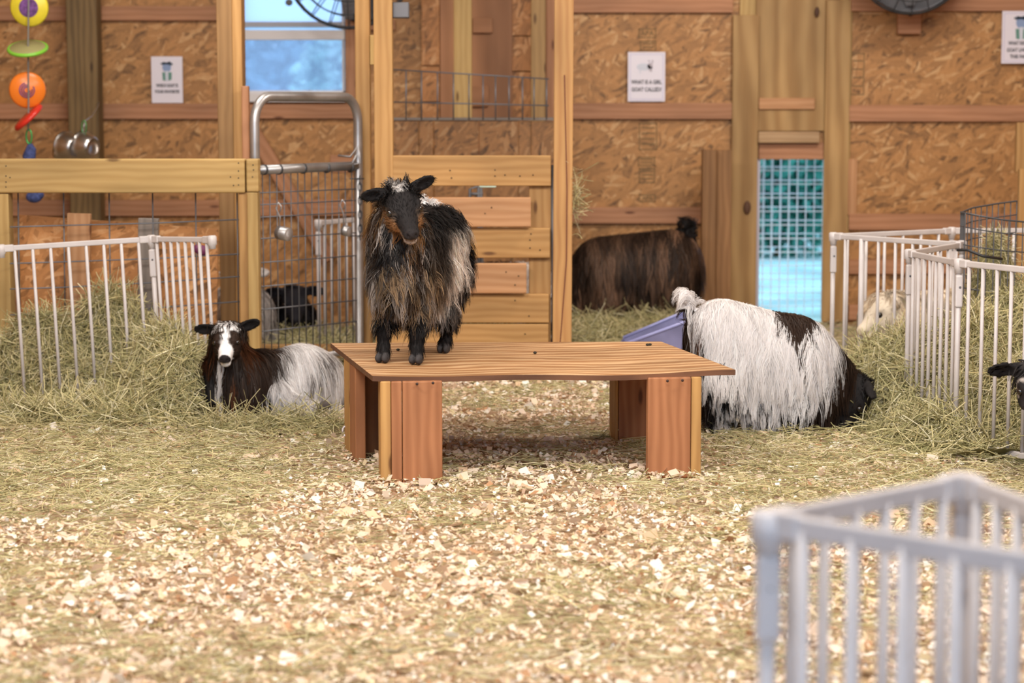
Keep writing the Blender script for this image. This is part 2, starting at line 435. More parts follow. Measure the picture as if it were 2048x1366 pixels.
def glass_mat(name, haze, col):
    m, nt, b = mat_new(name); out = nt.nodes['Material Output']
    tr = nd(nt, 'ShaderNodeBsdfTransparent'); tr.inputs['Color'].default_value = (.9, .95, 1, 1)
    tl = nd(nt, 'ShaderNodeBsdfTranslucent'); tl.inputs['Color'].default_value = (*col, 1)
    gl = nd(nt, 'ShaderNodeBsdfGlossy'); gl.inputs['Roughness'].default_value = .05
    m1 = nd(nt, 'ShaderNodeMixShader'); m1.inputs[0].default_value = haze
    m2 = nd(nt, 'ShaderNodeMixShader'); m2.inputs[0].default_value = .04
    L = nt.links; L.new(tr.outputs[0], m1.inputs[1]); L.new(tl.outputs[0], m1.inputs[2]); L.new(m1.outputs[0], m2.inputs[1]); L.new(gl.outputs[0], m2.inputs[2]); L.new(m2.outputs[0], out.inputs['Surface'])
    nt.nodes.remove(b); return m
GLASS_L = glass_mat('dusty_glass', .22, (.66, .72, .88)); GLASS_U = glass_mat('very_dusty_glass', .75, (.88, .90, .99))
m = MB(); m.span((x0, YW + .04, z0), (x1, YW + .044, px2z(78, YW))); m.build('pane', GLASS_L, wroot)
m = MB(); m.span((x0, YW + .012, px2z(62, YW)), (x1, YW + .016, z1)); m.build('pane', GLASS_U, wroot)
vboard('jamb', 691, 712, -120, 200, YW - .05, .045, GIRT, wroot)
MUD = plain('mud', (.16, .16, .15), .9)
m = MB(); c = W(578, 5, YW); m.sphere(c, (.022, .012, .02)); m.build('mud_nest', MUD, wroot)

# goat door
droot = thing('door_1', None, None, ((dx0 + dx1) / 2, YW, 0)); struct(droot)
Yd = YW - .05
vboard('stile', 1463, 1515, 30, 655, Yd, .03, PLY, droot)
vboard('stile', 1648, 1697, 0, 655, Yd, .03, PLY, droot)
vboard('stile_backing', 1480, 1512, -20, 34, YW - .03, .03, PINE_Y, droot); vboard('stile_backing', 1676, 1700, -20, 655, YW - .02, .02, PINE_Y, droot)
vboard('sliding_panel', 1511, 1650, -60, 262, YW - .03, .018, PLY, droot)
hboard('handle_cleat', 1518, 1630, 196, 219, YW - .05, .04, PINE_P, droot, bevel=.006)
hboard('handle_cleat', 1517, 1640, 263, 286, YW - .075, .05, wood('cleat_tan', (.46, .31, .17), (.36, .22, .11)), droot, bevel=.008)
hboard('header', 1518, 1647, 284, 319, YW - .02, .035, GIRT, droot)
m = MB(); c = W(1634, 24, YW - .05); m.sphere(c, (.014, .012, .03)); m.build('latch_knob', plain('rusty_iron', (.09, .045, .03), .7, .3), droot)
m = MB(); c = W(1494, 415, Yd); m.sphere((c[0], c[1] - .01, c[2]), (.022, .012, .04)); m.build('latch_knob', plain('rusty_iron_b', (.12, .06, .035), .7, .3), droot)
vboard('jamb', 1509, 1519, 316, 650, YW + .0, .06, plain('bluish_jamb', (.50, .48, .56), .5), droot, bevel=.002)

# ------------------------------------------------------------------ outside the barn
def leaf_cloud(N, c, r, size, col, seed):
    g = np.random.default_rng(seed)
    p = unit(g.normal(size=(N, 3))) * (g.random((N, 1)) ** .45) * np.array(r) + np.array(c)
    p += (g.normal(size=(N, 3))) * .08
    d1 = unit(g.normal(size=(N, 3))); d2 = unit(np.cross(d1, g.normal(size=(N, 3))))
    s = size * (.6 + .8 * g.random((N, 1)))
    v = np.stack([p - d1 * s, p + d2 * s * .45, p + d1 * s, p - d2 * s * .45], 1).reshape(-1, 3)
    q = np.arange(N * 4).reshape(N, 4)
    cc = np.array(col) * (.55 + .9 * g.random((N, 1))) * np.array([1, 1, 1])
    return v, q, np.repeat(cc, 4, 0)
LAWN = plain('lawn_grass', (.46, .74, .66), .9, noise=.45, nscale=1.3)
m = MB(); m.span((-18, YW + T, -.12), (22, 60, -.03)); struct(m.build('ground', LAWN))
def shrub(name, label, c, r, N, size, col, seed, trunk=None):
    t = thing(name, label, 'tree' if trunk else 'shrub', (c[0], c[1], -.03), 'greenery outside the barn')
    v, q, cc = leaf_cloud(N, c, r, size, col, seed)
    np_obj('foliage', v, q, cc, LEAF, t, smooth=False)
    m = MB(); m.tube([(c[0], c[1], -.03), (c[0] + .05, c[1], c[2] * .6), (c[0], c[1], c[2])], [.10 if trunk else .04, .08 if trunk else .03, .03], 8); m.build('trunk', DARKW, t, smooth=True)
shrub('leafy_shrub', 'dark green shrub seen through the upper left of the goat door', (2.35, 19.0, .62), (.85, .5, .62), 3400, .07, (.06, .30, .22), 1)
shrub('leafy_shrub', 'dark green shrub seen through the upper right of the goat door', (3.5, 20.5, .7), (.9, .5, .8), 3400, .07, (.05, .27, .21), 2)
shrub('tall_tree', 'blue green tree filling the left of the barn window', (-3.4, 25.0, 1.9), (2.0, 1.4, 2.2), 9000, .13, (.20, .27, .33), 3, True)
shrub('tall_tree', 'pale green tree at the right edge of the barn window', (-1.75, 22.0, 1.55), (.42, .4, .45), 1500, .09, (.40, .52, .44), 4, True)
FENCEW = plain('fence_wire_pale', (.80, .82, .88), .4, .1)
fr = thing('wire_fence', 'pale welded wire fence outside the open goat door', 'fence', (W(1580, 640, 13.5)[0], 13.5, 0))
for (Yq, nm, dx) in ((13.45, 'mesh_panel', 0), (13.75, 'mesh_panel', .014)):
    m = MB(); xa, xb = px2x(1440, Yq), px2x(1720, Yq); ztop = px2z(250, Yq)
    for k in range(int((xb - xa) / .0535)):
        x = xa + dx + k * .0535; m.tube([(x, Yq, -.03), (x, Yq, ztop)], .0028, 5, False)
    for k in range(int(ztop / .085)):
        z = .03 + dx + k * .085; m.tube([(xa, Yq, z), (xb, Yq, z)], .0036, 5, False)
    m.build(nm, FENCEW, fr, smooth=True)

# ------------------------------------------------------------------ back-wall furniture
def post(label, x0, x1, y0, y1, Y, depth, mat, name='wooden_post', lean=0, cat='post', group=None, z0=None):
    """square post: front face x0..x1 at depth Y"""
    ym = (max(y0, 0) + min(y1, 700)) / 2; a = W(x0, ym, Y); b = W(x1, ym, Y)
    xc = (a[0] + b[0]) / 2; zt = CEIL if y0 <= -150 else W(x0, y0, Y)[2]; zb = 0.0 if z0 is None else z0
    o = board(name, (xc - lean, Y, zb), (xc, Y, zt), b[0] - a[0], depth, mat, None, bevel=.004)
    return tag(o, label, cat, group)
TOP = -160
post('dark weathered square post on the left wall behind the steel bowls', 138, 199, TOP, 640, 12.5, .15, DARKW)
post('wide two board post left of the window', 437, 468, TOP, 690, 10.42, .14, wood('post_tan', (.34, .195, .08), (.24, .13, .05)))
post('narrow pale stud against the post left of the window', 468, 487, TOP, 690, 10.42, .14, PINE)
post('short brown stud behind the left upright of the metal gate', 486, 500, 172, 690, 10.30, .05, GIRT)
post('yellow square post right of the window behind the gate latch', 712, 741, TOP, 700, 10.35, .09, PINE)
post('thin wooden stud between the two tall posts by the gate latch', 740, 749, 70, 130, 10.34, .05, PINE_Y, z0=px2z(130, 10.34))
post('yellow square post beside the left end of the slat gate', 749, 786, TOP, 760, 9.86, .09, PINE)
tall = post('tall yellow post with a red crack right of the slat gate', 1111, 1149, TOP, 760, 9.86, .09, wood('post_cracked', (.50, .285, .11), (.36, .17, .06)), lean=.012)
m = MB(); m.tube([W(1129, 150, 9.858), W(1131, 250, 9.859), W(1134, 380, 9.859), W(1133, 520, 9.859), W(1120, 690, 9.859)], .0028, 6); m.build('crack', plain('crack_red', (.16, .05, .03), .8), tall)
post('yellow post standing behind the wire panel above the slat gate', 908, 944, TOP, 640, 12.3, .09, PINE_Y)
post('olive brown post at the right of the wire panel alcove', 1062, 1091, TOP, 640, 12.4, .09, wood('post_olive', (.30, .185, .075), (.22, .13, .05)))
post('brown corner post behind the tall cracked post', 1091, 1114, TOP, 640, 12.55, .09, GIRT)
post('short red brown post leaning by the back wall beside the brown goat', 1404, 1432, 300, 640, 12.35, .09, REDW)
post('wide red brown plank beside the goat door frame', 1432, 1462, 300, 640, 12.42, .06, REDW, name='wooden_plank', cat='plank')
post('short brown batten low on the wall right of the goat door', 1692, 1714, 318, 430, YW - .03, .03, PINE_P, name='wall_batten', cat='batten', z0=px2z(430, YW))
post('pale wooden stick standing by the right wall behind the wire cage', 2033, 2052, 245, 345, 12.0, .04, PINE, name='wooden_stick', cat='stick', z0=px2z(345, 12.0))
post('narrow pale stick standing right of the wire cage', 2038, 2054, 338, 470, 11.6, .05, PINE, name='wooden_stick', cat='stick', z0=.0)
# alcove boards between the tall posts
tag(vboard('plywood_sheet', 880, 1026, TOP, 330, YW - .03, .014, PLYPINK), 'pinkish plywood sheet on the wall of the alcove', 'plywood sheet')
for x0, x1, ya, yb, lb in ((842, 879, TOP, 131, 'upper'), (842, 879, 133, 204, 'middle'), (842, 879, 206, 330, 'lower')):
    pass
def osbpatch(x0, x1, y0, y1, label, Y=YW - .05):
    a = W(x0, y0, Y); b = W(x1, y1, Y)
    o = board('wall_batten', ((a[0] + b[0]) / 2, Y, b[2]), ((a[0] + b[0]) / 2, Y, a[2]), b[0] - a[0], .02, OSB_B, bevel=.002); tag(o, label, 'batten')
osbpatch(842, 879, -140, 131, 'tall strand board strip left of the yellow post in the alcove')
osbpatch(842, 879, 133, 203, 'short middle strand board strip left of the yellow post in the alcove')
osbpatch(842, 879, 206, 300, 'lowest strand board strip left of the yellow post in the alcove')
osbpatch(1025, 1062, -140, 71, 'topmost strand board strip right of the plywood sheet')
osbpatch(1025, 1062, 73, 142, 'middle strand board strip right of the plywood sheet')
osbpatch(1025, 1062, 144, 300, 'lowest strand board strip right of the plywood sheet')
def block(x0, x1, y0, y1, Y, th, mat, label):
    o = hboard('wood_block', x0, x1, y0, y1, Y, th, mat, bevel=.004); tag(o, label, 'wood block')
block(945, 985, 36, 66, YW - .06, .05, PLYPINK, 'upper wood block on the plywood sheet in the alcove')
block(943, 977, 172, 213, YW - .06, .05, PLYPINK, 'lower wood block on the plywood sheet behind the wire panel')
block(1797, 1842, 20, 68, YW - .08, .06, GIRT, 'wood block mounting the fan on the right wall')
# half partition and the wire panel on it
Yp = 11.9
hp = thing('half_partition', 'rough brown strand board half partition behind the slat gate', 'partition', (W(945, 300, Yp)[0], Yp, 0))
edges = [784, 838, 868, 958, 1037, 1062, 1112]
for a_, b2 in zip(edges[:-1], edges[1:]):
    a = W(a_ + .5, 237 + (a_ - 784) * .02, Yp); b = W(b2 - .5, 600, Yp)
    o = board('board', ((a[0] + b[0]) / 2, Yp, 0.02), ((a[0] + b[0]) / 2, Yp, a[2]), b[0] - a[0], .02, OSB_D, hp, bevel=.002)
hboard('cap_rail', 784, 1112, 235, 241, Yp - .01, .05, GREYW, hp)
m = MB()
ya_l, ya_r = 140, 158
for k, px in enumerate((782, 812, 843, 875, 907, 938, 966, 991, 1018, 1045, 1068, 1093)):
    t = (px - 782) / 311
    m.tube([W(px, 240, 11.8), W(px, 139 + 18 * t, 11.8)], .0042, 6)
for y0_, y1_ in ((139, 158), (204, 211)):
    m.tube([W(782, y0_, 11.8), W(1098, y1_, 11.8)], .0042, 6)
m.build('wire_panel', WIRE, hp, smooth=True)

# signs
def text_mesh(body, size, parent, M, mat, bold=.0, extrude=.0006, name='lettering'):
    cu = bpy.data.curves.new('t', 'FONT'); cu.body = body; cu.size = size; cu.align_x = 'CENTER'; cu.offset = bold; cu.extrude = extrude; cu.resolution_u = 3
    tmp = bpy.data.objects.new('t', cu); COL.objects.link(tmp); bpy.context.view_layer.update()
    me = bpy.data.meshes.new_from_object(tmp.evaluated_get(bpy.context.evaluated_depsgraph_get()))
    bpy.data.objects.remove(tmp); bpy.data.curves.remove(cu)
    me.name = name; me.materials.clear()
    return finish(bpy.data.objects.new(name, me), M, mat, parent)
RXZ = Matrix.Rotation(math.pi / 2, 4, 'X')
BLUEP = plain('print_blue', (.22, .30, .48), .5); GREENP = plain('print_green', (.10, .24, .19), .5); DKP = plain('print_dark', (.05, .07, .10), .5); PALEP = plain('print_pale', (.55, .58, .66), .5); BORDER = plain('print_border', (.42, .38, .58), .5)
GREYP = plain('print_grey', (.42, .38, .42), .5)
def flat_poly(pts, M, th=.0008):
    """closed outline in sign coordinates (x right, y up), thin print layer"""
    mb = MB(); k = len(pts)
    vs = [M @ Vector((x, y, 0)) for x, y in pts] + [M @ Vector((x, y, th)) for x, y in pts]
    mb.add(vs, [tuple(range(k))[::-1], tuple(range(k, 2 * k))] + [(i, (i + 1) % k, k + (i + 1) % k, k + i) for i in range(k)]); return mb
def ellipse(cx, cy, rx, ry, n=18, rot=0):
    return [(cx + rx * math.cos(t) * math.cos(rot) - ry * math.sin(t) * math.sin(rot), cy + rx * math.cos(t) * math.sin(rot) + ry * math.sin(t) * math.cos(rot)) for t in [2 * math.pi * i / n for i in range(n)]]
def sign(x0, x1, y0, y1, label, lines, pic, Y=YW - .045, border=True):
    a = W(x0, y0, Y); b = W(x1, y1, Y); w = b[0] - a[0]; h = a[2] - b[2]
    t = thing('paper_sign', label, 'sign', ((a[0] + b[0]) / 2, Y, b[2]))
    m = MB(); m.span((a[0], Y, b[2]), (b[0], Y + .004, a[2])); m.build('sheet', PAPER, t, bevel=.001)
    M0 = Matrix.Translation(((a[0] + b[0]) / 2, Y - .0012, b[2])) @ RXZ
    if border:
        mb = MB(); i = .012; q = .0022
        for lo, hi in (((-w / 2 + i, i, 0), (w / 2 - i, i + q, .0006)), ((-w / 2 + i, h - i - q, 0), (w / 2 - i, h - i, .0006)), ((-w / 2 + i, i, 0), (-w / 2 + i + q, h - i, .0006)), ((w / 2 - i - q, i, 0), (w / 2 - i, h - i, .0006))): mb.span(lo, hi)
        mb.v = [tuple(M0 @ Vector(p)) for p in mb.v]; mb.build('border_line', BORDER, t)
    for body, yy, sz, fw in lines:
        o = text_mesh(body, sz, t, M0 @ Matrix.Translation((0, yy * h, 0)), INK, bold=.0009)
        xs_ = [v.co.x for v in o.data.vertices]; k = fw * w / (max(xs_) - min(xs_))
        for v in o.data.vertices: v.co.x *= k
    for (pts, mat, nm) in pic(w, h): flat_poly(pts, M0 @ Matrix.Translation((0, 0, .0004 * (1 + len(nm) % 3)))).build(nm, mat, t)
def face_pic(w, h):
    c = .66 * h; s = w / .216
    return [(ellipse(0, c + .035 * s, .030 * s, .035 * s), BLUEP, 'printed_forehead'),
            ([(-.032 * s, c + .0 * s), (-.008 * s, c), (-.010 * s, c - .058 * s), (-.028 * s, c - .055 * s)], GREENP, 'printed_cheek'),
            ([(.010 * s, c), (.034 * s, c), (.032 * s, c - .05 * s), (.010 * s, c - .058 * s)], GREENP, 'printed_cheek'),
            ([(-.012 * s, c + .01 * s), (.012 * s, c + .01 * s), (.007 * s, c - .06 * s), (-.009 * s, c - .06 * s)], PALEP, 'printed_muzzle'),
            (ellipse(0, c + .002 * s, .006 * s, .005 * s, 10), DKP, 'printed_nose'),
            ([(-.045 * s, c + .060 * s), (-.022 * s, c + .072 * s), (.0, c + .066 * s), (.02 * s, c + .076 * s), (.045 * s, c + .056 * s), (.03 * s, c + .046 * s), (.0, c + .056 * s), (-.03 * s, c + .05 * s)], DKP, 'printed_horns')]
def goat_pic(w, h):
    c = .70 * h; s = w / .216
    return [(ellipse(-.018 * s, c, .040 * s, .020 * s), PALEP, 'printed_body'), (ellipse(.020 * s, c + .004 * s, .015 * s, .019 * s), GREYP, 'printed_head_shape'),
            (ellipse(.026 * s, c - .006 * s, .008 * s, .006 * s, 10), DKP, 'printed_nose'), (ellipse(.014 * s, c + .034 * s, .007 * s, .004 * s, 10, -.6), GREYP, 'printed_ear'), (ellipse(.034 * s, c + .03 * s, .004 * s, .012 * s, 10), GREYP, 'printed_ear'),
            ([(-.04 * s, c - .012 * s), (-.034 * s, c - .012 * s), (-.034 * s, c - .038 * s), (-.04 * s, c - .038 * s)], PALEP, 'printed_leg'), ([(.018 * s, c - .014 * s), (.030 * s, c - .014 * s), (.032 * s, c - .028 * s), (.016 * s, c - .026 * s)], GREYP, 'printed_leg')]
sign(302, 366, 113, 206, 'white paper sign with a goat face on the left wall', [('WHICH GOAT IS', .345, .026, .70), ('YOUR FAVORITE?', .215, .024, .80)], face_pic, border=False)
sign(1256, 1330, 104, 203, 'white paper sign asking what a girl goat is called on the centre wall', [('WHAT IS A GIRL', .355, .033, .82), ('GOAT CALLED?', .205, .033, .80)], goat_pic)
sign(2005, 2079, 22, 127, 'white paper sign cut by the right edge of the photo', [('WHAT KIND OF', .355, .030, .66), ('GOAT LIVES ON', .225, .030, .72), ('THIS FARM?', .10, .030, .56)], face_pic)
# grade stamps printed on the strand board
STAMP = plain('stamp_ink', (.17, .105, .04), .7)
def stamp(x0, x1, y0, y1, label, body=None, bars=2):
    Y = YW - .0005; a = W(x0, y0, Y); b = W(x1, y1, Y); w = b[0] - a[0]; h = a[2] - b[2]
    t = thing('board_stamp', label, 'stamp', ((a[0] + b[0]) / 2, Y, b[2]), 'faded stamps on the strand board')
    m = MB(); q = .006
    for lo, hi in (((a[0], 0, b[2]), (b[0], 0, b[2] + q)), ((a[0], 0, a[2] - q), (b[0], 0, a[2])), ((a[0], 0, b[2]), (a[0] + q, 0, a[2])), ((b[0] - q, 0, b[2]), (b[0], 0, a[2]))):
        m.span((lo[0], Y - .001, lo[2]), (hi[0], Y, hi[2]))
    m.build('stamp_outline', STAMP, t)
    M0 = Matrix.Translation(((a[0] + b[0]) / 2, Y - .001, b[2])) @ RXZ
    if body: text_mesh(body, h * .75, t, M0 @ Matrix.Translation((0, h * .25, 0)), STAMP, .0006)
    else:
        for k in range(bars):
            m = MB(); z = b[2] + h * (k + 1) / (bars + 1); m.span((a[0] + w * .15, Y - .001, z), (b[0] - w * .12, Y, z + .007)); m.build('stamp_line', STAMP, t)
stamp(1277, 1312, 57, 76, 'faded lettered stamp just above the girl goat sign', 'APA')
stamp(1280, 1312, 82, 102, 'faded lined stamp touching the top of the girl goat sign')
stamp(1278, 1314, 246, 300, 'faded tall boxed stamp below the middle rail under the girl goat sign', None, 4)
stamp(1276, 1310, 314, 332, 'faded small lined stamp under the tall boxed one', None, 2)
stamp(1278, 1310, 336, 366, 'faded stamp with thick bars low on the centre wall', None, 3)
stamp(1278, 1311, 389, 404, 'faded lettered stamp just above the lowest rail', 'APA')
stamp(1702, 1728, 106, 190, 'faded stamp beside the goat door frame on the right wall', None, 4)

# fans
def fan(label, c, R, arm_to, plate=False):
    t = thing('wall_fan', label, 'fan', c)
    c = V(c)
    M0 = Matrix.Translation(c) @ Matrix.Rotation(math.pi / 2, 4, 'X')
    m = MB()
    for k, (r, z) in enumerate(((R, 0), (R * .98, .05), (R * .80, .085), (R * .6, .10), (R * .4, .105), (R * .2, .11), (R * .98, -.05), (R * .8, -.08), (R * .55, -.09))):
        m.tube([M0 @ Vector((r * math.cos(a), r * math.sin(a), z)) for a in [2 * math.pi * i / 40 for i in range(41)]], .004 if k else .008, 5, False)
    for i in range(20):
        a = 2 * math.pi * i / 20
        m.tube([M0 @ Vector((r * math.cos(a), r * math.sin(a), z)) for r, z in ((R * .2, .11), (R * .6, .10), (R * .8, .085), (R * .98, .05), (R, 0), (R * .98, -.05), (R * .8, -.08), (R * .3, -.09))], .003, 4, False)
    m.build('cage', BLACKM, t, smooth=True)
    if plate: m = MB(); m.lathe([(0, -.085), (R * .7, -.085), (R * .93, -.04), (R * .96, -.0), (R * .93, -.03), (R * .7, -.075), (0, -.075)], M0, 40); m.build('back_shroud', GREYM, t, smooth=True)
    for i in range(4):
        mb = MB(); a0 = i * math.pi / 2; pts = []
        for r in np.linspace(.12 * R, .86 * R, 7):
            hw = .35 * R * math.sin(math.pi * min(1, (r / R) * .85 + .1)) * .75
            for s in (-1, 1):
                ang = a0 + s * hw / r * .5; pts.append(M0 @ Vector((r * math.cos(ang), r * math.sin(ang), s * .022)))
        vs = pts + [p + Vector((0, .003, 0)) for p in pts]; k = len(pts)
        fs = [(2 * i2, 2 * i2 + 1, 2 * i2 + 3, 2 * i2 + 2) for i2 in range(6)]; fs += [tuple(j + k for j in f)[::-1] for f in fs]
        mb.add(vs, fs); mb.build('blade', GREYM, t, smooth=True)
    m = MB(); m.lathe([(.0, -.16), (.05, -.16), (.06, -.12), (.06, .0), (.045, .02), (.03, .10), (0, .112)], M0, 20); m.build('motor', BLACKM, t, smooth=True)
    m = MB(); m.tube([c + Vector((0, .12, 0)), V(arm_to)], .022, 10); m.build('mounting_arm', BLACKM, t, smooth=True)
fan('black wire cage fan at the top of the barn window', W(697, -72, 12.3), .36, (W(720, 10, 12.78)))
fan('dark fan above the wood block on the right wall', W(1822, -88, 12.35), .325, (W(1820, 30, 12.74)), True)
tag(hboard('metal_bracket', 784, 818, 4, 36, 9.9, .06, GREYM, bevel=.006), 'small grey metal bracket at the top beside the tall post', 'bracket')
tag(hboard('metal_bracket', 700, 760, -20, 42, YW - .10, .099, BLACKM, bevel=.01), 'black metal box beside the cage fan', 'bracket')

# hanging toy of discs
Yt = 11.0; mp = mpp(Yt)
toy = thing('hanging_toy', 'string of coloured plastic discs hanging at the left edge', 'toy', W(58, 400, Yt))
def disc(px, py, r, tilt_axis, ang, mat, rim, hub=None, emblem=None):
    c = V(W(px, py, Yt)); r *= mp
    M0 = Matrix.Translation(c) @ Matrix.Rotation(ang, 4, Vector(tilt_axis)) @ Matrix.Rotation(math.pi / 2, 4, 'X')
    m = MB(); m.lathe([(0, .010), (r * .55, .010), (r * .62, .006), (r * .92, .006), (r, -.004), (r * .99, -.016), (r * .95, -.016), (r * .92, -.002), (0, .002)], M0, 36)
    o = m.build('disc', mat, toy, smooth=True)
    if rim: m = MB(); m.tube([M0 @ Vector((r * math.cos(a), r * math.sin(a), -.006)) for a in [2 * math.pi * i / 36 for i in range(37)]], .010, 8, False); m.build('rim', rim, o, smooth=True)
    if hub: m = MB(); m.lathe([(0, .0125), (r * .50, .0125), (r * .50, .0095)], M0, 30); m.build('emblem', hub, o, smooth=False)
    return o, M0, r
YEL = plain('yellow_plastic', (.72, .60, .04), .35, noise=.1); PUR = plain('purple_print', (.16, .06, .22), .5, noise=.6, nscale=55)
GRN = plain('green_plastic', (.22, .55, .05), .35); OLV = plain('tan_translucent_plastic', (.33, .30, .13), .35); ORG = plain('orange_plastic', (.80, .20, .02), .3); RED = plain('red_plastic', (.62, .035, .02), .3)
disc(58, 15, 38, (1, 0, 0), .12, YEL, None, PUR)
disc(55, 95, 37, (1, 0, 0), -1.17, OLV, GRN)
o, M0, r = disc(55, 180, 36, (0.3, 0, 1), .25, ORG, None)
for rr in (.18, .29, .40):
    m = MB(); pts = [M0 @ Vector((rr * r * math.cos(a) - .003, rr * r * math.sin(a), .0125)) for a in np.linspace(.6 + rr * 3, 5.6 + rr * 3, 20)]; m.tube(pts, .0032, 5); m.build('swirl', PUR, o, smooth=True)
disc(55, 234, 36, (0.25, 1, 0.1), -.72, RED, None) if False else None
c = V(W(55, 233, Yt)); r = 36 * mp
M0 = Matrix.Translation(c) @ Matrix.Rotation(-.72, 4, 'Y') @ Matrix.Rotation(.26, 4, 'X')
m = MB(); m.lathe([(0, .010), (r * .6, .010), (r * .92, .006), (r, -.004), (r * .99, -.016), (r * .95, -.016), (r * .92, -.002), (0, .002)], M0, 36); m.build('disc', RED, toy, smooth=True)
STR = plain('grey_cord', (.20, .19, .17), .8)
m = MB(); m.tube([W(57, -160, Yt), W(57, 20, Yt - .02), W(56, 95, Yt - .01), W(57, 180, Yt - .02), W(57, 245, Yt - .0), W(56, 262, Yt)], .0045, 7); m.build('cord', STR, toy, smooth=True)
m = MB(); cc = W(58, 273, Yt); m.tube([(cc[0] + .014 * math.cos(a), Yt, cc[2] + .036 * math.sin(a)) for a in np.linspace(0, 2 * math.pi, 22)], .0042, 7, False); m.build('carabiner', plain('green_metal', (.05, .40, .10), .25, .6), toy, smooth=True)
m = MB(); m.tube([W(60, 288, Yt), W(62, 297, Yt), W(58, 312, Yt), W(62, 340, Yt), W(66, 378, Yt)], [.012, .026, .034, .022, .02], 10); m.sphere(W(68, 394, Yt), (.042, .035, .030)); m.sphere(W(78, 390, Yt), (.026, .025, .024)); m.build('rope_knot', ROPE_BLUE, toy, smooth=True)
# steel bowls on a wire
Yb = 11.6
bw = thing('hanging_bowls', 'shiny steel bowls clipped to a wire on the dark post', 'bowls', W(160, 320, Yb))
def bowl(px, py, rpx, axis, name='bowl', s=1.0):
    c = V(W(px, py, Yb)); r = rpx * mpp(Yb)
    q = Vector(axis).normalized().to_track_quat('Z', 'Y').to_matrix().to_4x4()
    M0 = Matrix.Translation(c) @ q
    m = MB(); m.lathe([(r * 1.06, -.5 * r), (r, -.48 * r), (r * .93, -.1 * r), (r * .80, .42 * r), (r * .66, .62 * r), (r * .60, .66 * r), (r * .56, .62 * r), (0, .62 * r), (0, .59 * r), (r * .58, .58 * r), (r * .76, .38 * r), (r * .90, -.1 * r), (r * .96, -.46 * r), (r * 1.06, -.5 * r)], M0, 36); m.build(name, STEEL, bw, smooth=True)
bowl(174, 292, 28, (.80, -.55, -.10)); bowl(140, 294, 29, (.75, -.60, -.1)); bowl(115, 305, 14, (-.9, -.3, 0))
m = MB(); m.tube([W(197, 205, 12.5), W(196, 212, 12.45), W(184, 232, 12.0), W(170, 242, Yb), W(166, 262, Yb)], .0035, 6); m.build('wire', GALV, bw, smooth=True)
m = MB(); cc = W(168, 254, Yb); m.tube([(cc[0] + .012 * math.cos(a), Yb, cc[2] + .034 * math.sin(a)) for a in np.linspace(0, 2 * math.pi, 22)], .004, 7, False); m.build('carabiner', plain('green_metal_b', (.10, .25, .09), .3, .6), bw, smooth=True)

# ------------------------------------------------------------------ left pen frame
YB = 9.62
bm_ = thing('beam_fence', 'yellow timber fence frame with a thick top beam at left', 'fence', (W(250, 400, YB)[0], YB, 0))
hboard('top_beam', -60, 490, 318, 386, YB, .09, PINE_Y, bm_, bevel=.006)
hboard('beam_end', 492, 517, 318, 384, YB, .09, PINE_Y, bm_, bevel=.006)
vboard('post', -40, 20, 388, 760, YB - .0, .09, PINE_Y, bm_)
a = W(480, 386, YB); b = W(497, 386, YB)
vboard('post', 496, 517, 385, 760, YB, .09, PINE_Y, bm_)
vboard('post', 479, 497, 385, 760, YB + .02, .07, PINE, bm_)
m = MB()
for x, y in ((477, 326), (477, 342), (477, 356), (461, 354), (467, 371), (477, 370), (505, 354), (507, 340), (506, 330), (12, 332), (12, 352), (12, 364), (20, 355), (12, 374)):
    m.sphere(W(x, y, YB - .001), (.0032, .002, .0032), 8, 6)
m.build('screw_heads', BLACKM, bm_)
m = MB()
for x, t in ((36, 1), (127, 1), (218, 1), (305, 1), (391, 1), (474, 1)):
    m.tube([W(x, 380, 9.72), W(x + 4, 700, 9.72)], .0035, 6)
for yl, yr in ((454, 439), (527, 508), (578, 553), (630, 603), (690, 660)):
    m.tube([W(20, yl, 9.55), W(120, yl - 3, 9.70), W(300, (yl + yr) / 2, 9.72), W(480, yr, 9.74)], .0035, 6)
m.build('wire_panel', WIRE, bm_, smooth=True)
# boards in the pen
Yo = 9.95
a = W(38, 430, Yo); b = W(436, 458, Yo); mb = MB()
x0, x1 = a[0], b[0]; mb.add([(x0, Yo, 0), (x1 - .02, Yo, 0), (x1, Yo, b[2]), (x0, Yo, a[2]), (x0, Yo + .014, 0), (x1 - .02, Yo + .014, 0), (x1, Yo + .014, b[2]), (x0, Yo + .014, a[2])], [(0, 1, 2, 3), (7, 6, 5, 4), (0, 4, 5, 1), (1, 5, 6, 2), (2, 6, 7, 3), (3, 7, 4, 0)])
OSB_W = osb('osb_bright', 'XZ', (1.2, 1.1, 1.1), contrast=1.1)
tag(mb.build('strand_board', OSB_W), 'strand board sheet leaning inside the left pen', 'board')
tag(board('wooden_stake', (W(152, 700, 9.78)[0], 9.78, 0), (W(157, 427, 9.80)[0], 9.80, W(157, 427, 9.8)[2]), 46 * mpp(9.8), .04, PINE_P), 'pale wooden stake standing in the left pen hay', 'stake')
tag(board('wooden_stake', (W(292, 700, 9.78)[0], 9.78, 0), (W(296, 437, 9.78)[0], 9.78, W(296, 437, 9.78)[2]), 40 * mpp(9.8), .04, GREYW), 'weathered grey stake behind the white gate corner', 'stake')
m = MB(); m.sphere(W(404, 501, 9.6), (.028, .02, .024)); m.sphere(W(394, 498, 9.6), (.016, .014, .02)); tag(m.build('rubber_ball', plain('purple_rubber', (.12, .02, .07), .6), smooth=True), 'small purple toy behind the left white gate', 'toy')
